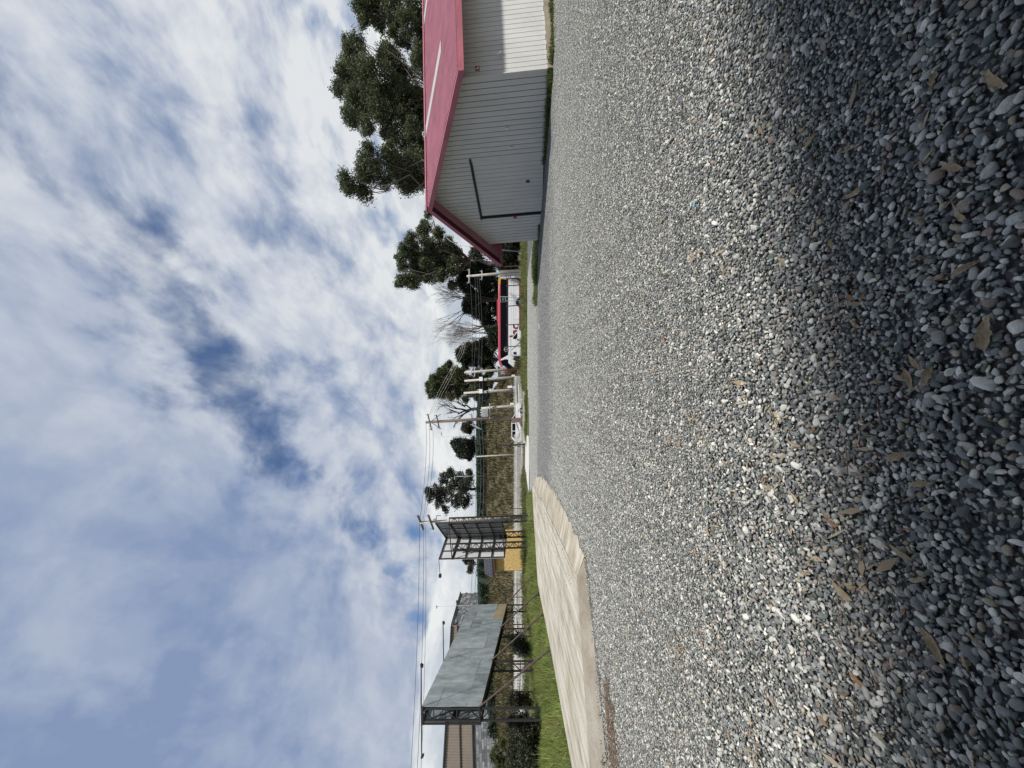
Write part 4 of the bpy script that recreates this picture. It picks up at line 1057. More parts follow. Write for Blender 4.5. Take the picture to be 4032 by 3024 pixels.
bush('bramble_bush', 'round olive bush between the middle billboard legs', cv([(1080, 520, 62), (1150, 560, 72), (1200, 600, 56), (1130, 480, 50)], 1550, 2300, 2.291), 24, 107, (.022, .03, .016), (.08, .09, .045), group=SC, leaf=.12, per=90)
bush('broom_bush', 'yellow green bush rising beside the stone wall base', cv([(700, 1400, 90), (750, 1550, 84), (640, 1480, 60), (780, 1300, 60), (720, 1680, 80)], 1780, 2600, 3.912), 30, 109, (.04, .05, .015), (.14, .15, .05), group=SC, leaf=.16, per=70)
bush('hedge', 'dark hedge beneath the shed eave beyond the road', [(2140, 1995, 45), (2100, 2000, 45), (2060, 2005, 45), (2020, 1998, 45), (1980, 2000, 45), (2090, 1965, 40), (2140, 1960, 45), (2040, 1970, 40)], 52, 111, (.012, .018, .010), (.05, .055, .03), leaf=.2, per=45, cat='hedge')

# ------------------------------------------------------------------ poles
def pole(name, label, u0, v0, u1, v1, d, r0, r1, mt, group, cat='utility pole'):
    b = P(u0, v0, d); t = P(u1, v1, d); o = root(name, b, label, cat, group)
    MB().tube([b - Vector((0, 0, .6)), b.lerp(t, .5), t], [r0, (r0 + r1) / 2, r1], 8).build('shaft', mt, o, smooth=True)
    return o, b, t
X_ = Vector((1, 0, 0)); Y_ = Vector((0, 1, 0))
def ins(mb_, p): mb_.tube([p, p + Zv * .08, p + Zv * .16, p + Zv * .22], [.03, .055, .035, .05], 6)
UP = 'concrete utility poles in a row'
def crossarm(o, p, dr, ln, mt=M_WOOD, n=3, w=.12):
    dr = Vector(dr).normalized(); m1 = MB(); m1.beam(p - dr * ln / 2, p + dr * ln / 2, w, w); ca = m1.build('crossarm', mt, o)
    m1 = MB()
    for k in range(n): ins(m1, p + dr * ln * ((k / (n - 1)) - .5) * .92 + Zv * w / 2)
    m1.build('insulators', M_GREYMETAL, ca)
p2, b, t = pole('utility_pole', 'concrete pole rising from behind the front of the bus', 1572, 2030, 1557, 1829, 57.5, .23, .15, M_CONC, UP)
crossarm(p2, b.lerp(t, .80), (1, .3, 0), 1.5, M_GREYMETAL)
p3, b3, t3 = pole('utility_pole', 'concrete pole with white box just clear of the bus', 1540, 2050, 1524, 1829, 48.5, .21, .13, M_CONC, UP)
p4, b4, t4 = pole('utility_pole', 'concrete pole with low white meter cabinet', 1491, 2054, 1476, 1826, 47.5, .20, .13, M_CONC, UP)
p5, b5, t5 = pole('utility_pole', 'shorter concrete pole holding one end of transformer platform', 1428, 2052, 1416, 1895, 46.8, .20, .14, M_CONC, UP)
for (o_, b_, t_) in ((p3, b3, t3), (p4, b4, t4)):
    q = b_.lerp(t_, .70); MB().box(q - Y_ * .22 + X_ * .1, (.5, .3, .42)).build('junction_box', M_WHITEBOX, o_)
    MB().box(b_.lerp(t_, .62) - Y_ * .22, (.32, .22, .3)).build('junction_box', M_GREYMETAL, o_)
MB().box(P(1501, 2008, 47.2), (.28, .25, .55)).build('meter_cabinet', M_WHITEBOX, p4)
MB().box(P(1499, 2024, 47.2), (.34, .25, .4)).build('meter_cabinet', M_GREYMETAL, p4)
MB().box(P(1545, 2021, 48.2), (.24, .2, .42)).build('meter_cabinet', mat('cream_box', (.62, .60, .48), .6), p3)
MB().box(P(1434, 2016, 46.6), (.26, .2, .42)).build('meter_cabinet', MATS['cream_box'], p5)
p6, b6, t6 = pole('utility_pole', 'tall brown wooden pole with crossarms beside transformer', 1384, 2058, 1361, 1676, 46.5, .22, .15, M_WOOD, None)
crossarm(p6, t6 - Zv * .5, (1, -.6, 0), 2.4); crossarm(p6, t6 - Zv * 1.5, (1, -.6, 0), 2.0); crossarm(p6, b6.lerp(t6, .52), (1, -.5, 0), 1.6, M_GREYMETAL)
MB().beam(t6 - Zv * .6, t6 - Zv * 1.9 + X_ * .9, .07).beam(t6 - Zv * .6, t6 - Zv * 1.9 - X_ * .9, .07).build('strut', M_WOOD, p6)
m1 = MB()
for k in range(4): m1.tube([P(1352 - k * 4, 1852 + 7 * k, 46.2), P(1349 - k * 5, 1872 + 8 * k, 46.2)], .05, 6)
m1.build('fuse_switches', M_GREYMETAL, p6)
tr = root('transformer', P(1395, 1926, 46.5), 'grey transformer on a platform between two poles', 'transformer')
MB().beam(P(1436, 1928, 46.4), P(1374, 1928, 46.4), .2, .12).beam(P(1436, 1928, 46.9), P(1374, 1928, 46.9), .2, .12).build('platform', M_GREYMETAL, tr)
MB().box(P(1400, 1910, 46.6), (.9, .75, .82)).build('tank', M_GREYMETAL, tr)
m1 = MB()
for k in range(6): m1.box(P(1383 + k * 5.6, 1912, 45.6) , (.04, .5, .6))
m1.build('cooling_fins', mat('fin_grey', (.26, .28, .29), .5), tr)
m1 = MB()
for k in range(3): ins(m1, P(1390 + 10 * k, 1897, 46.6))
m1.build('bushings', M_WHITEBOX, tr)
p1, b1, t1 = pole('utility_pole', 'concrete pole at the rear end of the bus', 1953, 2050, 1936, 1838, 50, .22, .14, M_CONC, UP)
crossarm(p1, t1 - Zv * .3, (1, .4, 0), 2.2, M_GREYMETAL); crossarm(p1, b1.lerp(t1, .72), (1, .4, 0), 1.4, M_GREYMETAL)
pc = root('concrete_column', P(1941, 2052, 48), 'pair of square concrete posts behind the bus tail', 'post')
for q, w in ((1958, .34), (1946, .26)):
    p = P(q, 2052, 48); MB().box(p + Zv * 1.2, (w, .3, 3.0)).build('post', M_CONC, pc)
p7, b7, t7 = pole('thin_pole', 'slim pale pole in front of the grassy bank', 1235, 2042, 1226, 1873, 45, .09, .07, M_CONC, None, 'pole')
p8, b8, t8 = pole('utility_pole', 'concrete pole with two crossarms behind V-shaped billboard', 990, 2052, 966, 1652, 31.5, .16, .11, M_CONC, None)
crossarm(p8, t8 - Zv * .1, (1, -.75, 0), 2.0); crossarm(p8, t8 - Zv * .95, (1, -.75, 0), 2.0)
MB().tube([t8 - Zv * 1.2 + X_ * .2, t8 - Zv * 1.2 + X_ * .55 - Zv * .3, t8 - Zv * 1.8 + X_ * .5], .03, 5).build('cable_loop', M_WIRE, p8)
MB().box(t8 - Zv * 1.3 + X_ * .35, (.3, .2, .25)).build('lamp_head', M_WHITEBOX, p8)
def lamp(label, u0, v0, u1, v1, d, hu, hv):
    o, b, t = pole('street_lamp', label, u0, v0, u1, v1, d, .055, .04, M_GREYMETAL, 'slim street lamps', 'street lamp')
    h = P(hu, hv, d); MB().tube([t, t.lerp(h, .5) + Zv * .15, h], .04, 5).build('arm', M_GREYMETAL, o); MB().box(h, (.45, .2, .12)).build('lamp_head', M_GREYMETAL, o); return o
lamp('white street lamp rising behind the long grey billboard', 643, 1935, 636, 1727, 62, 634, 1719)
lamp('thin white street lamp over the bank beside the pine', 1309, 1895, 1304, 1745, 64, 1316, 1738)
lamp('thin street lamp in front of open crowned tree', 1150, 1895, 1148, 1798, 62, 1142, 1790)
lamp('street lamp arm poking above the shed eave', 2030, 2040, 2060, 1800, 42, 2096, 1750)
# small posts
def post(label, u, v0, v1, d, w=.09, mt=None, group='rusty fence posts on the grass berm', name='fence_post'):
    b, t = P(u, v0, d), P(u, v1, d); o = MB().box(Vector((b.x, b.y, (b.z + t.z) / 2 - .1)), (w, w, t.z - b.z + .2)).build(name, mt or M_RUST)
    return tag(o, label, 'post', group)
RP = 42.5
post('rusty post under the shed eave', 1979, 2062, 1990, RP); post('rusty post in front of bus tail', 1903, 2060, 1992, RP)
post('rusty post just ahead of the green road sign', 1823, 2062, 1993, RP); post('rusty post crossing the red bus lettering', 1749, 2062, 1991, RP)
br = post('braced rusty post in front of the white van', 1663, 2062, 1985, RP); post('thin rusty post at the nose of the bus', 1571, 2066, 1988, RP, .07)
for k, (ua, va, ub, vb_) in enumerate(((1694, 2069, 1646, 2014),)):
    MB().tube([P(ua, va, RP), P(ub, vb_, RP)], .035, 6).build('brace', M_RUST, br)
for k, vv in enumerate((2012, 2030, 2046)):
    MB().tube([P(1990, vv, RP - .06), P(1780, vv + 1, RP - .06), P(1571, vv + 1, RP - .06)], .008, 4).build('strand', M_WIRE, br)
SP = 'short rusty posts behind the long billboard'
for lb, u, v0, v1, d in (('rusty post beside the bush near second billboard leg', 301, 2110, 1980, 21), ('short rusty post in the dark brambles', 157, 2118, 2060, 17), ('rusty post between second and third billboard legs', 410, 2090, 2018, 24), ('rusty post between the last billboard legs', 565, 2072, 2006, 30), ('dark post past the far end of billboard', 674, 2070, 1988, 32)):
    post(lb, u, v0, v1, d, .055, None, SP)
dp = post('dark leaning post with stays by the sidewalk end', 1274, 2066, 1966, 41, .12, M_DARKSTEEL, None); MB().tube([P(1274, 2000, 41), P(1262, 2068, 40)], .025, 5).tube([P(1274, 2030, 41), P(1290, 2068, 41)], .03, 5).build('brace', M_DARKSTEEL, dp)
post('thin black post beside the grass by the sidewalk', 1024, 2072, 2005, 40, .06, M_DARKSTEEL, None)
gr = root('guard_rail', P(1440, 2050, 45), 'low white pipe rail in front of the picket fence', 'rail')
MB().tube([P(1510, 2043, 44.4), P(1400, 2046, 44.4), P(1290, 2049, 44.2)], .05, 6).build('rail', M_WHITEBOX, gr)
for u in (1505, 1450, 1390, 1330): MB().tube([P(u, 2045, 44.43), P(u, 2062, 44.43)], .04, 6).build('post', M_WHITEBOX, gr)
# stub of masonry column by the car
MB().box(P(1370, 2038, 44.2), (.5, .4, 1.4)).build('brick_pier', M_WOOD) ; tag(bpy.data.objects['brick_pier'], 'dark wooden pier in front of the white car', 'pier')

# ------------------------------------------------------------------ wires
def wire(label, pts_, r=.017, sag=0.0, mt=None):
    ps = [P(*q) for q in pts_]; out = []
    for a, b in zip(ps[:-1], ps[1:]):
        for k in range(10):
            t = k / 10; p = a.lerp(b, t); p.z -= sag * 4 * t * (1 - t); out.append(p)
    out.append(ps[-1]); o = MB().tube(out, r, 4).build('power_line', mt or M_WIRE)
    return tag(o, label, 'power line', 'overhead power lines')
wire('topmost power line above the long billboard', [(-60, 1614, 26), (971, 1652, 31.3)], .016, .15)
wire('second power line above the long billboard', [(-60, 1640, 26), (958, 1668, 31.3)], .016, .15)
wire('third power line ending at the pole behind V billboard', [(-60, 1655, 26), (950, 1676, 31.3)], .014, .15)
wire('upper power line between concrete pole and wooden pole', [(971, 1652, 31.3), (1361, 1677, 46.5)], .018, .25)
wire('middle power line between concrete pole and wooden pole', [(985, 1668, 31.3), (1350, 1690, 46.2)], .018, .25)
wire('lower power line between concrete pole and wooden pole', [(1000, 1676, 31.3), (1345, 1703, 46)], .018, .3)
M_PALEW = mat('pale_wire', (.42, .43, .36), .5)
for k, lb in enumerate(('highest pale power line crossing the round tree', 'middle pale power line crossing the round tree', 'lowest pale power line crossing the round tree')):
    wire(lb, [(1384 + 8 * k - (10 if k == 0 else 0), 1682 + 14 * k, 46.5), (1480 - k * 4, 1725 + k * 8, 47), (1640 - 3 * k, 1810 + 7 * k, 49), (1760, 1838 + 6 * k, 50)], .02, .05, M_PALEW)
for k, (v0, v1) in enumerate(((1874, 1864), (1882, 1882), (1890, 1894))):
    wire(('upper', 'middle', 'lower')[k] + ' slack cable running past the pole boxes', [(1935, v0 - 4, 49.6), (1560, v1, 49), (1384, v1 - 2, 46.3), (990, v1 + 6, 34)], .02, .25)
wire('low cable along the row of poles above the bus', [(2300, 1842, 49), (1935, 1850, 49.8), (1560, 1858, 49)], .02, .2)
for k, v in enumerate((1855, 1868, 1874)):
    wire(('high', 'middle', 'low')[k] + ' cable crossing the warehouse gable', [(985, v, 33), (640, v - 6 + 3 * k, 40), (300, v - 15 + 4 * k, 48)], .018, .2)

# ------------------------------------------------------------------ bus
bus_p = L(8.3, 53, -.30)
bus = root('coach_bus', bus_p, 'red and white coach bus with dark window band', 'bus', tilt=True)
# local frame: x along (front is -x), y away, z up; ground z=0
X0, X1 = -6.35, 6.3
def prof(x):
    """roof height along the coach"""
    if x < -4.6: t = (x + 4.6) / (X0 + 4.6); return 3.58 - .62 * t ** 2
    return 3.58
def extr(mb_, pts, y0, y1): mb_.prism([(x, y0, z) for x, z in pts], (0, y1 - y0, 0))
YW = 2.5
m1 = MB(); extr(m1, [(X0 + .35, .72), (X1 - .1, .72), (X1, 1.0), (X1, 2.2), (X0 + .95, 2.2), (X0 + .45, 1.6), (X0 + .1, 1.1)], 0, YW); body = m1.build('body', M_WHITEP, bus, local=True)
m1 = MB(); extr(m1, [(X0 + .35, .38), (X1 - .1, .38), (X1 - .05, .715), (X0 + .30, .715)], .02, YW - .02); m1.build('skirt', M_REDP, bus, local=True)
m1 = MB(); extr(m1, [(X1 - .16, .72), (X1 + .03, .72), (X1 + .03, 2.45), (X1 - .10, 2.45), (X1 - .10, 1.1), (X1 - .38, .80), (X1 - .38, .72)], -.006, .3); m1.build('rear_edge', M_REDP, bus, local=True)
m1 = MB(); extr(m1, [(X1 - .02, .9), (X1 + .05, .95), (X1 + .05, 2.5), (X1 - .02, 2.5)], .01, YW - .01); m1.build('rear_panel', M_REDP, bus, local=True)
# red roof: rounded, swept down at the nose
m1 = MB(); n0 = len(m1.v); xs_ = [X0 + .55, X0 + .8, X0 + 1.2, X0 + 1.7, -4.2, -2, 0, 2, 4, X1 - .35, X1 - .05]; k = 0
sec = [(0.03, -.32), (-.012, -.1), (.12, .0), (.6, .05), (YW / 2, .07), (YW - .6, .05), (YW - .12, 0), (YW + .012, -.1), (YW - .03, -.32)]
for x in xs_:
    h = prof(x) - (.12 if x > X1 - .1 else 0)
    for (y, z) in sec: m1.v.append(Vector((x, y, h + z)))
ns = len(sec)
for i in range(len(xs_) - 1):
    for j in range(ns - 1): a = n0 + i * ns + j; m1.f.append((a, a + 1, a + ns + 1, a + ns))
m1.f.append(tuple(n0 + j for j in range(ns))); m1.f.append(tuple(n0 + (len(xs_) - 1) * ns + j for j in reversed(range(ns))))
m1.build('roof', M_REDP, bus, local=True, smooth=True)
m1 = MB(); extr(m1, [(.2, 3.60), (3.6, 3.60), (3.4, 3.80), (.45, 3.80)], .35, YW - .35); m1.build('air_conditioner', M_REDP, bus, local=True)
# window band, glass
m1 = MB(); extr(m1, [(X0 + 1.95, 2.42), (X0 + 1.5, 3.20), (X1 - .35, 3.24), (X1 - .16, 3.1), (X1 - .14, 2.42)], .012, YW - .012); m1.build('side_glass', M_GLASS, bus, local=True)
m1 = MB(); extr(m1, [(X0 + 1.95, 2.2), (X0 + 1.9, 2.415), (X1 - .14, 2.415), (X1 - .5, 2.2)], .004, YW - .004); m1.build('lower_trim', mat('dark_brown_trim', (.03, .024, .02), .4), bus, local=True)
m1 = MB(); extr(m1, [(X0 + 1.48, 3.26), (X0 + 1.28, 3.26), (X0 + 1.6, 2.25), (X0 + 2.05, 2.2)], -.004, .02); m1.build('pillar_trim', M_WHITEP, bus, local=True)
m1 = MB(); extr(m1, [(X0 + .3, 1.38), (X0 + .9, 1.72), (X0 + 1.35, 2.25), (X0 + 1.26, 3.22), (X0 + .75, 3.05), (X0 + .45, 2.6), (X0 + .2, 1.8)], .008, YW - .008); m1.build('windscreen', M_GLASS, bus, local=True)
m1 = MB(); extr(m1, [(X1 - .3, 3.28), (X1 - .85, 3.30), (X1 - .85, 3.62), (X1 - .2, 3.60), (X1 + .02, 3.42), (X1 + .06, 2.5), (X1 - .2, 2.5), (X1 - .1, 3.15)], -.016, .3); m1.build('rear_corner', mat('yellow_paint', (.62, .36, .06), .4), bus, local=True)
for x in (X0 + 2.7, X1 - 3.35):
    m1 = MB(); pts = [(x + .53 * math.cos(a * math.pi / 12), y, .52 + .53 * math.sin(a * math.pi / 12)) for y in (-.012,) for a in range(24)]; m1.prism(pts, (0, .3, 0)); w = m1.build('wheel', M_RUBBER, bus, local=True)
    m1 = MB(); m1.prism([(x + .28 * math.cos(a * math.pi / 8), -.03, .52 + .28 * math.sin(a * math.pi / 8)) for a in range(16)], (0, .02, 0)); m1.build('rim', M_CHROME, w, local=True)
    m1 = MB(); m1.tube([(x + .62 * math.cos(a * math.pi / 12), -.005, .52 + .62 * math.sin(a * math.pi / 12)) for a in range(13)], .06, 5); m1.build('wheel_arch', M_RUBBER, bus, local=True)
m1 = MB()
for x in (X0 + 3.9, X0 + 5.4, X0 + 6.9, X1 - 2.4, X1 - 1.1): m1.box((x, -.001, 1.1), (.02, .006, .72))
m1.box(((X0 + X1) / 2 + .8, -.001, 1.47), (10.4, .006, .02)); m1.build('panel_seams', MATS['dark_gap'], bus, local=True)
cx, cz = 5.0 - 8.3 + .03, 2.42
cx = (1647 - 1512) / F * 53 - 8.3
m1 = MB(); m1.tube([(cx + .27 * math.cos(a * math.pi / 10), -.006, 2.5 + .27 * math.sin(a * math.pi / 10)) for a in range(21)], .05, 5); m1.box((cx, -.01, 2.5), (.09, .03, .5)); m1.build('round_emblem', M_CHROME, bus, local=True)
def text(name, body_, size, loc, mt, parent, off=.0, rot=(math.pi / 2, 0, 0), ext=.006):
    c = bpy.data.curves.new(name, 'FONT'); c.body = body_; c.size = size; c.offset = off; c.extrude = ext; c.align_x = 'LEFT'
    c.materials.append(mt); o = bpy.data.objects.new(name, c); COL.objects.link(o); o.parent = parent; o.location = loc; o.rotation_euler = rot
    dg = bpy.context.evaluated_depsgraph_get(); me = bpy.data.meshes.new_from_object(o.evaluated_get(dg)); n = bpy.data.objects.new(name + '_', me); COL.objects.link(n); n.parent = parent; n.location = loc; n.rotation_euler = rot; bpy.data.objects.remove(o); n.name = name; return n
M_LET = mat('dark_red_lettering', (.17, .010, .020), .5)
text('lettering', 'Jac', 1.72, ((1694 - 1512) / F * 53 - 8.3, -.02, .76), M_LET, bus, .035)
for q, (dx, dz) in enumerate(((-.05, 2.35), (-.30, 1.55))):
    m1 = MB(); m1.tube([(X0 + .5, .1, 3.0), (X0 + .15 + dx, -.1, 2.95), (X0 - .1 + dx, -.15, dz + .4), (X0 + .05 + dx, -.15, dz)], .045, 6); m1.build('mirror_arm', M_REDP, bus, local=True)
    m1 = MB(); m1.box((X0 + .05 + dx, -.15, dz - .15), (.16, .22, .42)); m1.build('mirror', M_REDP, bus, local=True)
m1 = MB(); m1.box((X0 + .3, .25, .95), (.2, .35, .16)); m1.build('headlight', M_WHITEBOX, bus, local=True)
m1 = MB(); m1.box((X1 - .6, -.006, 1.95), (.03, .01, .5)).box((X1 - .45, -.006, 1.92), (.02, .01, .36)); m1.build('rear_mark', mat('orange_mark', (.5, .2, .06), .5), bus, local=True)
m1 = MB(); m1.prism([(-.05 + (1700 - 1512) / F * 53 - 8.3 + .11 * math.cos(a), -.004, 2.02 + .11 * math.sin(a)) for a in np.linspace(0, 6.0, 12)], (0, -.01, 0)); m1.build('amber_mark', MATS['orange_mark'], bus, local=True)

# ------------------------------------------------------------------ white van with a ladder
van = root('van', L(5.55, 48.6, -.42), 'white panel van with a ladder on its roof', 'van', tilt=True)
m1 = MB(); side = [(-1.95, .35), (1.7, .35), (2.0, .5), (2.02, .85), (1.75, 1.02), (1.2, 1.12), (.45, 1.72), (.1, 1.86), (-1.75, 1.88), (-1.93, 1.6), (-1.98, .8)]
m1.prism([(x, 0, z) for x, z in side], (0, 1.75, 0)); m1.build('body', M_WHITEP, van, local=True)
m1 = MB(); m1.prism([(x, -.006, z) for x, z in [(.95, 1.14), (.3, 1.16), (.12, 1.3), (.12, 1.66), (.38, 1.68)]], (0, .01, 0)); m1.build('side_window', M_GLASS, van, local=True)
m1 = MB(); m1.prism([(x, .08, z) for x, z in [(1.16, 1.17), (.5, 1.71), (.52, 1.74), (1.2, 1.18)]], (0, 1.6, 0)); m1.build('windscreen', M_GLASS, van, local=True)
m1 = MB(); m1.prism([(x, -.006, z) for x, z in [(-1.5, 1.25), (-1.85, 1.22), (-1.82, 1.62), (-1.5, 1.66)]], (0, .01, 0)); m1.build('rear_window', M_GLASS, van, local=True)
m1 = MB(); m1.prism([(x, -.01, z) for x, z in [(1.15, .34), (2.04, .48), (2.06, .86), (1.5, .98), (1.25, .9)]], (0, 1.77, 0)); m1.build('front_bumper', mat('grey_plastic', (.09, .095, .10), .7), van, local=True)
m1 = MB()
for y in (.25, .6): m1.tube([(-1.9, y, 2.02), (.3, y, 2.02)], .03, 5)
for k in range(8): m1.tube([(-1.8 + k * .28, .25, 2.02), (-1.8 + k * .28, .6, 2.02)], .02, 4)
for x in (-1.5, -.1): m1.tube([(x, .2, 1.88), (x, .2, 2.02)], .025, 4)
m1.build('ladder', M_CHROME, van, local=True)
for x in (-1.25, 1.2):
    m1 = MB(); m1.prism([(x + .31 * math.cos(a * math.pi / 9), -.015, .32 + .31 * math.sin(a * math.pi / 9)) for a in range(18)], (0, .2, 0)); w = m1.build('wheel', M_RUBBER, van, local=True)
    m1 = MB(); m1.prism([(x + .18 * math.cos(a * math.pi / 6), -.03, .32 + .18 * math.sin(a * math.pi / 6)) for a in range(12)], (0, .012, 0)); m1.build('rim', M_CHROME, w, local=True)
m1 = MB(); m1.box((-.55, -.004, 1.05), (.5, .012, .03)).box((-.9, -.004, 1.1), (.015, .01, 1.1)).box((.12, -.004, .85), (.015, .01, .7)); m1.build('door_seams', MATS['dark_gap'], van, local=True)
m1 = MB(); m1.box((.05, -.06, 1.14), (.10, .12, .14)); m1.build('wing_mirror', M_RUBBER, van, local=True)

# ------------------------------------------------------------------ white car behind the fence
car = root('car', L(-4.55, 44.9, .02), 'white estate car parked against the picket fence', 'car', tilt=True)
side = [(-2.25, .3), (2.2, .3), (2.3, .5), (2.25, .78), (1.2, .95), (.55, 1.38), (.2, 1.45), (-1.75, 1.45), (-2.2, 1.0), (-2.3, .55)]
m1 = MB(); m1.prism([(x, 0, z) for x, z in side], (0, 1.7, 0)); m1.build('body', M_WHITEP, car, local=True)
for pts in ([(.98, .98), (.0, .98), (.0, 1.36), (.45, 1.36)], [(-.08, .98), (-.9, .98), (-.9, 1.36), (-.08, 1.36)], [(-.98, .98), (-1.95, 1.0), (-1.6, 1.36), (-.98, 1.36)]):
    m1 = MB(); m1.prism([(x, -.006, z) for x, z in pts], (0, .01, 0)); m1.build('side_window', M_GLASS, car, local=True)
m1 = MB(); m1.prism([(x, .1, z) for x, z in [(1.22, .96), (.58, 1.39), (.56, 1.41), (1.25, .98)]], (0, 1.5, 0)); m1.build('windscreen', M_GLASS, car, local=True)
for x in (-1.4, 1.45):
    m1 = MB(); m1.prism([(x + .32 * math.cos(a * math.pi / 9), -.015, .32 + .32 * math.sin(a * math.pi / 9)) for a in range(18)], (0, .2, 0)); w = m1.build('wheel', M_RUBBER, car, local=True)
    m1 = MB(); m1.prism([(x + .19 * math.cos(a * math.pi / 6), -.03, .32 + .19 * math.sin(a * math.pi / 6)) for a in range(12)], (0, .012, 0)); m1.build('rim', M_CHROME, w, local=True)
m1 = MB(); m1.box((-2.14, -.01, .9), (.16, .03, .26)); m1.build('tail_light', mat('tail_red', (.4, .02, .02), .3), car, local=True)

# ------------------------------------------------------------------ green road sign
rs_ = root('road_sign', P(1846, 2058, 44), 'green road sign with two white text lines before bus', 'sign')
M_SGN = mat('sign_green', (.006, .085, .055), .4)
sA, sB, sC, sD = P(1855, 2001, 44.0), P(1836, 2001, 44.5), P(1835, 1972, 44.5), P(1857, 1969, 44.0)
m1 = MB(); m1.prism([sA, sB, sC, sD], ROT @ Vector((0, .02, 0))); m1.build('panel', M_SGN, rs_)
cen = (sA + sB + sC + sD) / 4
m1 = MB(); m1.tube([sA, sB, sC, sD, sA], .022, 4); m1.build('border', M_WHITEBOX, rs_)
m1 = MB()
for fr, seg in ((.36, ((.12, .5), (.56, .85))), (.68, ((.2, .45), (.5, .8)))):
    for (a_, b_) in seg:
        pa = sA.lerp(sB, a_).lerp(sD.lerp(sC, a_), fr); pb = sA.lerp(sB, b_).lerp(sD.lerp(sC, b_), fr)
        m1.beam(pa - (ROT @ Vector((0, .02, 0))), pb - (ROT @ Vector((0, .02, 0))), .01, .09)
m1.build('white_lettering', M_WHITEBOX, rs_)
for u in (1853, 1840): MB().tube([P(u, 2062, 44.3), P(u, 1990, 44.3)], .03, 6).build('leg', M_GREYMETAL, rs_)

# small pale building seen past the nose of the bus
fb = root('small_building', P(1545, 1990, 75), 'small pale grey building past the nose of the bus', 'building')
MB().box(P(1552, 1985, 75), (2.6, 3, 2.6)).build('wall', mat('pale_blue_wall', (.42, .47, .52), .8), fb)
m1 = MB()
for k in range(6): m1.box(P(1540 + 4.5 * k, 1982, 73.3), (.06, .05, 2.0))
m1.build('shutter_slats', M_GREYMETAL, fb); MB().box(P(1552, 1962, 75), (3.0, 3.4, .2)).build('roof', M_WHITEBOX, fb)

# ------------------------------------------------------------------ unseen building added behind the viewer to shade the near gravel
wk = root('shade_blocker', L(3.5, -4, 0), 'unseen building shape added behind the viewer to shade near gravel', 'building')
ed = Vector((.977, .213)); nn = Vector((-.213, .977))
HR = 11.0
sunL = ROT.transposed() @ SUN
off_ = Vector((sunL.x, sunL.y)) * (HR / sunL.z)
def edp(s, o, z): q = Vector((-1.0, 1.58)) + off_ + ed * s + nn * o; return L(q.x, q.y, z)
m1 = MB(); m1.prism([edp(-13, 0, HR), edp(16, 0, HR), edp(16, -8, HR + 1.4), edp(-13, -8, HR + 1.4)], ROT @ Vector((0, 0, .12))); m1.build('roof', M_FASCIA, wk)
m1 = MB(); m1.prism([edp(-12.6, -.3, -.1), edp(15.6, -.3, -.1), edp(15.6, -.6, -.1), edp(-12.6, -.6, -.1)], ROT @ Vector((0, 0, HR + .1))); m1.build('wall', mat('brown_render', (.17, .14, .11), .9), wk)
off3 = Vector((sunL.x, sunL.y)) * (3.3 / sunL.z)  # lower canopy, also unseen, added to deepen the shade and block skylight
def pop(s, o, z): q = Vector((-1.0, 1.26)) + off3 + ed * s + nn * o; return L(q.x, q.y, z)
m1 = MB(); m1.prism([pop(-9, 0, 3.3), pop(14, 0, 3.3), pop(14, -4.6, 3.9), pop(-9, -4.6, 3.9)], ROT @ Vector((0, 0, .1))); m1.build('blocker_canopy', M_SOFFIT, wk)
for sp_ in (-8.5, -3.5, 5, 10, 13.5): MB().beam(pop(sp_, -.3, -.05), pop(sp_, -.3, 3.32), .1, .1).build('canopy_post', M_WOOD, wk)
for k in range(6): MB().box(edp(-10 + 4.4 * k, -.28, 4.6), (1.2, .08, 1.4)).build('window', M_GLASS, wk)

# ------------------------------------------------------------------ grass
nr2 = np.random.default_rng(77)
left_poly = [(-8.2, 8.1), (-8.75, 12.3), (-9.9, 18.8), (-8.0, 22.0), (-7.0, 23.8), (-8.5, 30.5), (-14, 31), (-19, 27), (-18, 16), (-12.5, 10.5), (-9.6, 7.6)]
grass('grass', 'lush green grass strip behind the concrete apron', scatter_poly(left_poly, 60000, 1, .45), hz, .10, .30, (.10, .16, .03), (.30, .37, .10), 31, w=.009, lean=.6, dry=.10)
grass('tall_tufts', 'taller straggly grass tufts in the green strip', scatter_poly(left_poly, 5200, 14, .85), hz, .22, .48, (.10, .13, .03), (.34, .36, .12), 49, w=.009, lean=.7, dry=.3)
back_poly = [(-14, 31), (-19, 27), (-31, 29.5), (-26, 40), (-9, 43), (-8.5, 36), (-12.8, 31.5)]
grass('rough_grass', 'rough olive grass between billboard and picket fence', scatter_poly(back_poly, 14000, 2, .4), hz, .18, .5, (.06, .085, .022), (.14, .16, .05), 33, w=.02, lean=.5, dry=.2)
berm_poly = [(-.9, 35.0), (24, 34.8), (32, 44.5), (-1.2, 45.2)]
grass('berm_grass', 'green grass on the low berm before the bus', scatter_poly(berm_poly, 42000, 3, .5), hz, .10, .32, (.07, .095, .02), (.27, .30, .10), 35, w=.016, lean=.55, dry=.1)
grass('tall_weeds', 'taller weeds standing on the berm before the bus', scatter_poly(berm_poly, 2600, 13, .8), hz, .25, .6, (.06, .085, .02), (.22, .23, .09), 47, w=.014, lean=.5, dry=.25)
near_poly = [(4.3, 20.8), (8.9, 20.4), (9.6, 22.5), (8, 24.6), (5.0, 23.4)]
grass('verge_grass', 'grass patch on gravel beyond the shed corner', scatter_poly(near_poly, 9000, 4, .5), hz, .08, .26, (.06, .10, .02), (.15, .19, .05), 37, w=.012, lean=.5, dry=.1)
kerb_poly = [(-5.8, 36.2), (-.6, 34.8), (-.9, 37.9), (-5.6, 38.2)]
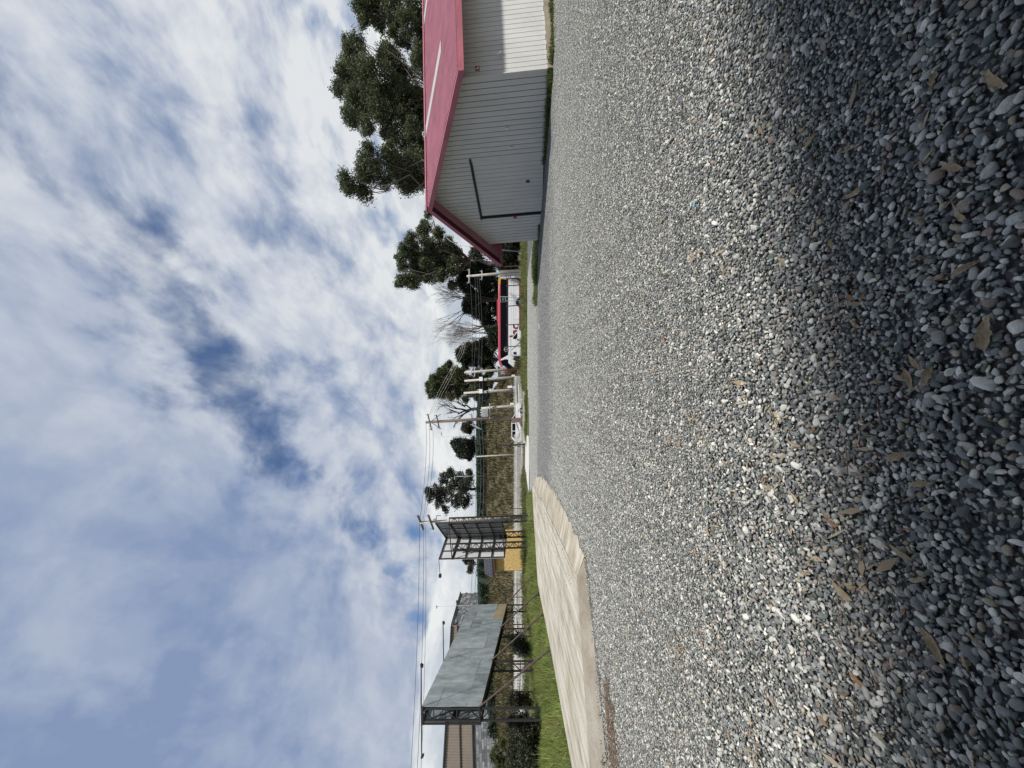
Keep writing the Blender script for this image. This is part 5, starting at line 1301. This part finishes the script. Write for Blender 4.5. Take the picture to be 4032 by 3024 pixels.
grass('kerb_grass', 'grass growing along the front of the kerb blocks', scatter_poly(kerb_poly, 5000, 5, .5), hz, .08, .28, (.06, .11, .02), (.16, .2, .05), 39, w=.014, lean=.5, dry=.1)
# weeds along the shed base
wp = []
for _ in range(7500):
    if nr2.random() < .62: s = nr2.uniform(0.1, 9); p = c1 + sdir * s + sn * abs(nr2.normal(.15, .22))
    else: t = nr2.uniform(0, 1.02) ** 1.3; p = c1.lerp(c2, t) + gn * abs(nr2.normal(.10, .12))
    q = ROT.transposed() @ p
    if math.sin(q.x * 2.1) + math.sin(q.x * .9 + q.y * 1.3) > -.35: wp.append((q.x, q.y))
grass('shed_weeds', 'weeds and grass along the base of the shed', np.array(wp), lambda x, y: np.full(len(x), .0), .05, .22, (.05, .09, .02), (.15, .19, .05), 41, w=.01, lean=.6, dry=.12)
fr = np.array([(-6.2 + 2.9 * t + nr2.normal(0, .03), 5.42 + 1.9 * t + nr2.normal(0, .05)) for t in np.clip(nr2.choice([.08, .2, .34, .45, .62, .8, .95], 260) + nr2.normal(0, .03, 260), 0, 1)])
grass('edge_weeds', 'small weeds along the front edge of apron', fr, 0.01, .02, .07, (.05, .08, .02), (.10, .14, .05), 43, w=.006, lean=.7, dry=.2)

# ------------------------------------------------------------------ dry leaves
M_DRY = mat('dry_leaf', (.20, .14, .075), .8, 0, .3, 5, .5, 14, col2=(.40, .32, .20), detail=8)
M_DRY2 = mat('dry_leaf_orange', (.20, .105, .055), .8, 0, .3, 5, .5, 14, col2=(.36, .22, .12), detail=8)
leaf_me = []
for k in range(6):
    r = random.Random(200 + k); m1 = MB(); n = 9; W0 = r.uniform(.12, .26); cu_, tw = r.uniform(-.3, .9), r.uniform(-1.6, 1.6)
    ctr = []
    for i in range(n + 1):
        t = i / n; w = W0 * math.sin(math.pi * min(1, t * .96 + .02)) ** .7 * (1 - .25 * t) * r.uniform(.62, 1.15); x = t - .5; z = cu_ * (.25 - x * x) * .6 + .04; y = .12 * math.sin(t * 2.5 + k)
        a = tw * (t - .5); ctr.append((x, y, z, w, a))
    for s in (-1, 0, 1):
        for (x, y, z, w, a) in ctr: m1.v.append(Vector((x, y + s * w * math.cos(a), z + s * w * math.sin(a) + abs(s) * w * .45 + (r.uniform(-.03, .03) if s else 0))))
    for s in range(2):
        for i in range(n): b = s * (n + 1) + i; m1.f.append((b, b + 1, b + n + 2, b + n + 1))
    me = bpy.data.meshes.new('dry_leaf'); me.from_pydata([tuple(v) for v in m1.v], [], m1.f); me.update(); me.polygons.foreach_set('use_smooth', [True] * len(me.polygons))
    leaf_me.append(me)
for me in leaf_me: me.materials.append(M_DRY)
leaf_or = []
for me in leaf_me[:3]:
    q = me.copy(); q.materials.clear(); q.materials.append(M_DRY2); leaf_or.append(q)
def dry_leaf(u, v, ln, az, label, k, orange=False):
    d = HEYE * F / (v - 2016.0); x = (u - 1512) / F * d
    o = bpy.data.objects.new('dry_leaf', (leaf_or if orange else leaf_me)[k % (3 if orange else 6)]); COL.objects.link(o)
    mw = ROT.to_4x4() @ Matrix.Translation((x, d, .012)) @ Matrix.Rotation(az, 4, 'Z') @ Matrix.Rotation(random.uniform(-.6, .6), 4, 'X') @ Matrix.Diagonal((ln, ln, ln, 1))
    o.matrix_world = mw; return tag(o, label, 'leaf', 'dry leaves on the gravel')
# (u, v, length m, azimuth, label): the ones that stand out
big = [(2282, 3382, .13, 1.55, 'long brown leaf lying lengthwise on the near gravel'), (2204, 3800, .10, .5, 'pale crumpled leaf in the shaded corner'), (1712, 3900, .10, .2, 'broad torn tan leaf on big near pebbles'), (1530, 3585, .09, .5, 'oblong brown leaf in the middle of shaded pebbles'), (1920, 3700, .07, 1.2, 'curled leaf among dark shaded pebbles'), (1230, 3545, .10, 1.8, 'twisted yellow leaf with ragged side'), (1280, 3140, .09, 1.3, 'narrow tan leaf at the sunlit shade edge'), (1600, 3625, .08, .9, 'small upright brown leaf between stones'), (860, 3560, .09, 1.4, 'flat beige leaf in the near sunlight'), (480, 3680, .12, .9, 'long tan leaf low at the sunny side'), (1990, 3085, .08, .6, 'yellow brown leaf cluster piece in mid gravel'), (2720, 3950, .10, .3, 'dull leaf under the darkest shade'), (2440, 3360, .09, 1.3, 'standing tan leaf beside a dark gap'), (1755, 3380, .07, 1.0, 'small folded leaf near the brown oblong leaf'), (700, 3330, .10, 1.5, 'reddish tan leaf on pale sunlit pebbles')]
for k, (u, v, ln, az, lb) in enumerate(big): dry_leaf(u, v, ln, az, lb, k)
rl = random.Random(12)
for k in range(125):
    v = 2016 + 2120 / (1.15 + 6.8 * rl.random() ** 1.6); u = 3024 * rl.random() ** 1.35
    og = rl.random() < .3; zone = 'far pale gravel past the shade' if v < 2450 else ('gravel near the concrete apron' if u < 900 and v < 3000 else ('sunlit gravel' if v < 3150 else 'dark shaded pebbles'))
    dry_leaf(u, v, rl.uniform(.035, .08), rl.uniform(0, 3.14), ('small orange brown dry leaf on ' if og else 'small tan dry leaf on ') + zone, k, og)
# bark and leaf litter gathered against the apron edge
rb = random.Random(5); m1 = MB()
for k in range(900):
    t = rb.random() ** 1.4; x, y = -6.0 + 1.6 * t + rb.gauss(0, .2), 5.0 + .78 * t - abs(rb.gauss(0, .3))
    a = rb.gauss(.5, .7); ln = rb.uniform(.03, .12); dx, dy = math.cos(a) * ln, math.sin(a) * ln; w = rb.uniform(.004, .012)
    m1.beam(L(x, y, rb.uniform(.02, .035)), L(x + dx, y + dy, rb.uniform(.015, .045)), w, .004)
for k in range(170):
    d = 1.4 + 5.2 * rb.random(); x = rb.uniform(-1, .2) * d; a = rb.gauss(.2, .5); ln = rb.uniform(.03, .14)
    m1.beam(L(x, d, .03), L(x + math.cos(a) * ln, d + math.sin(a) * ln, rb.uniform(.022, .04)), rb.uniform(.002, .005), .003)
tag(m1.build('bark_litter', mat('bark_strips', (.16, .105, .065), .85, 0, .5, 9)), 'thin strips of brown bark litter over the gravel', 'litter', kind='stuff')
rq = np.random.default_rng(31); V_, C_ = [], []
cl_ = [(rq.uniform(-1.0, .35), rq.uniform(1.3, 6.5)) for _ in range(46)]
for k in range(1150):
    if k < 850: a_, d_ = cl_[k % 46]; x0, y0 = a_ * d_ + rq.normal(0, .10), d_ + rq.normal(0, .07)
    else: y0 = 1.2 + 6 * rq.random() ** 1.5; x0 = rq.uniform(-1, .8) * y0
    an = rq.normal(2.2, .7); ln = rq.uniform(.008, .03) * (1 if rq.random() < .8 else 1.8); w = ln * rq.uniform(.12, .32); e = np.array([math.cos(an), math.sin(an), rq.normal(0, .25)]) * ln; f_ = np.array([-math.sin(an), math.cos(an), rq.normal(0, .5)]) * w; c_ = np.array([x0, y0, rq.uniform(.010, .024)])
    V_ += [c_ - e, c_ + f_ + [0, 0, .004], c_ + e, c_ - f_]
    tt = rq.random(); C_ += [np.array([.17, .12, .075]) * (1 - tt) + np.array([.38, .31, .21]) * tt] * 4
tag(arr_obj('leaf_litter', np.array(V_) @ RN.T, np.arange(len(V_)).reshape(-1, 4), mat('leaf_crumbs', (.3, .2, .1), .85, 0, .2, 30, attr=True), None, np.array(C_)), 'broken tan leaf crumbs scattered between the pebbles', 'litter', kind='stuff')
# cyan scrap
d = HEYE * F / (2749 - 2016.0); x = (3024 - 807 - 1512) / F * d
m1 = MB()
for a in range(3): m1.beam(L(x - .012 * math.cos(a * 1.05), d - .012 * math.sin(a * 1.05), .03 + a * .001), L(x + .012 * math.cos(a * 1.05), d + .012 * math.sin(a * 1.05), .03 + a * .001), .006, .004)
tag(m1.build('plastic_scrap', mat('cyan_plastic', (.10, .55, .80), .4)), 'tiny cyan star shaped plastic scrap on the gravel', 'scrap')
d = 19.5; tag(MB().box(L(2.9, d, .03), (.22, .05, .03)).box(L(3.02, d, .035), (.05, .07, .04)).build('white_scrap', M_WHITEBOX), 'small white scrap on far gravel near the bus', 'scrap')
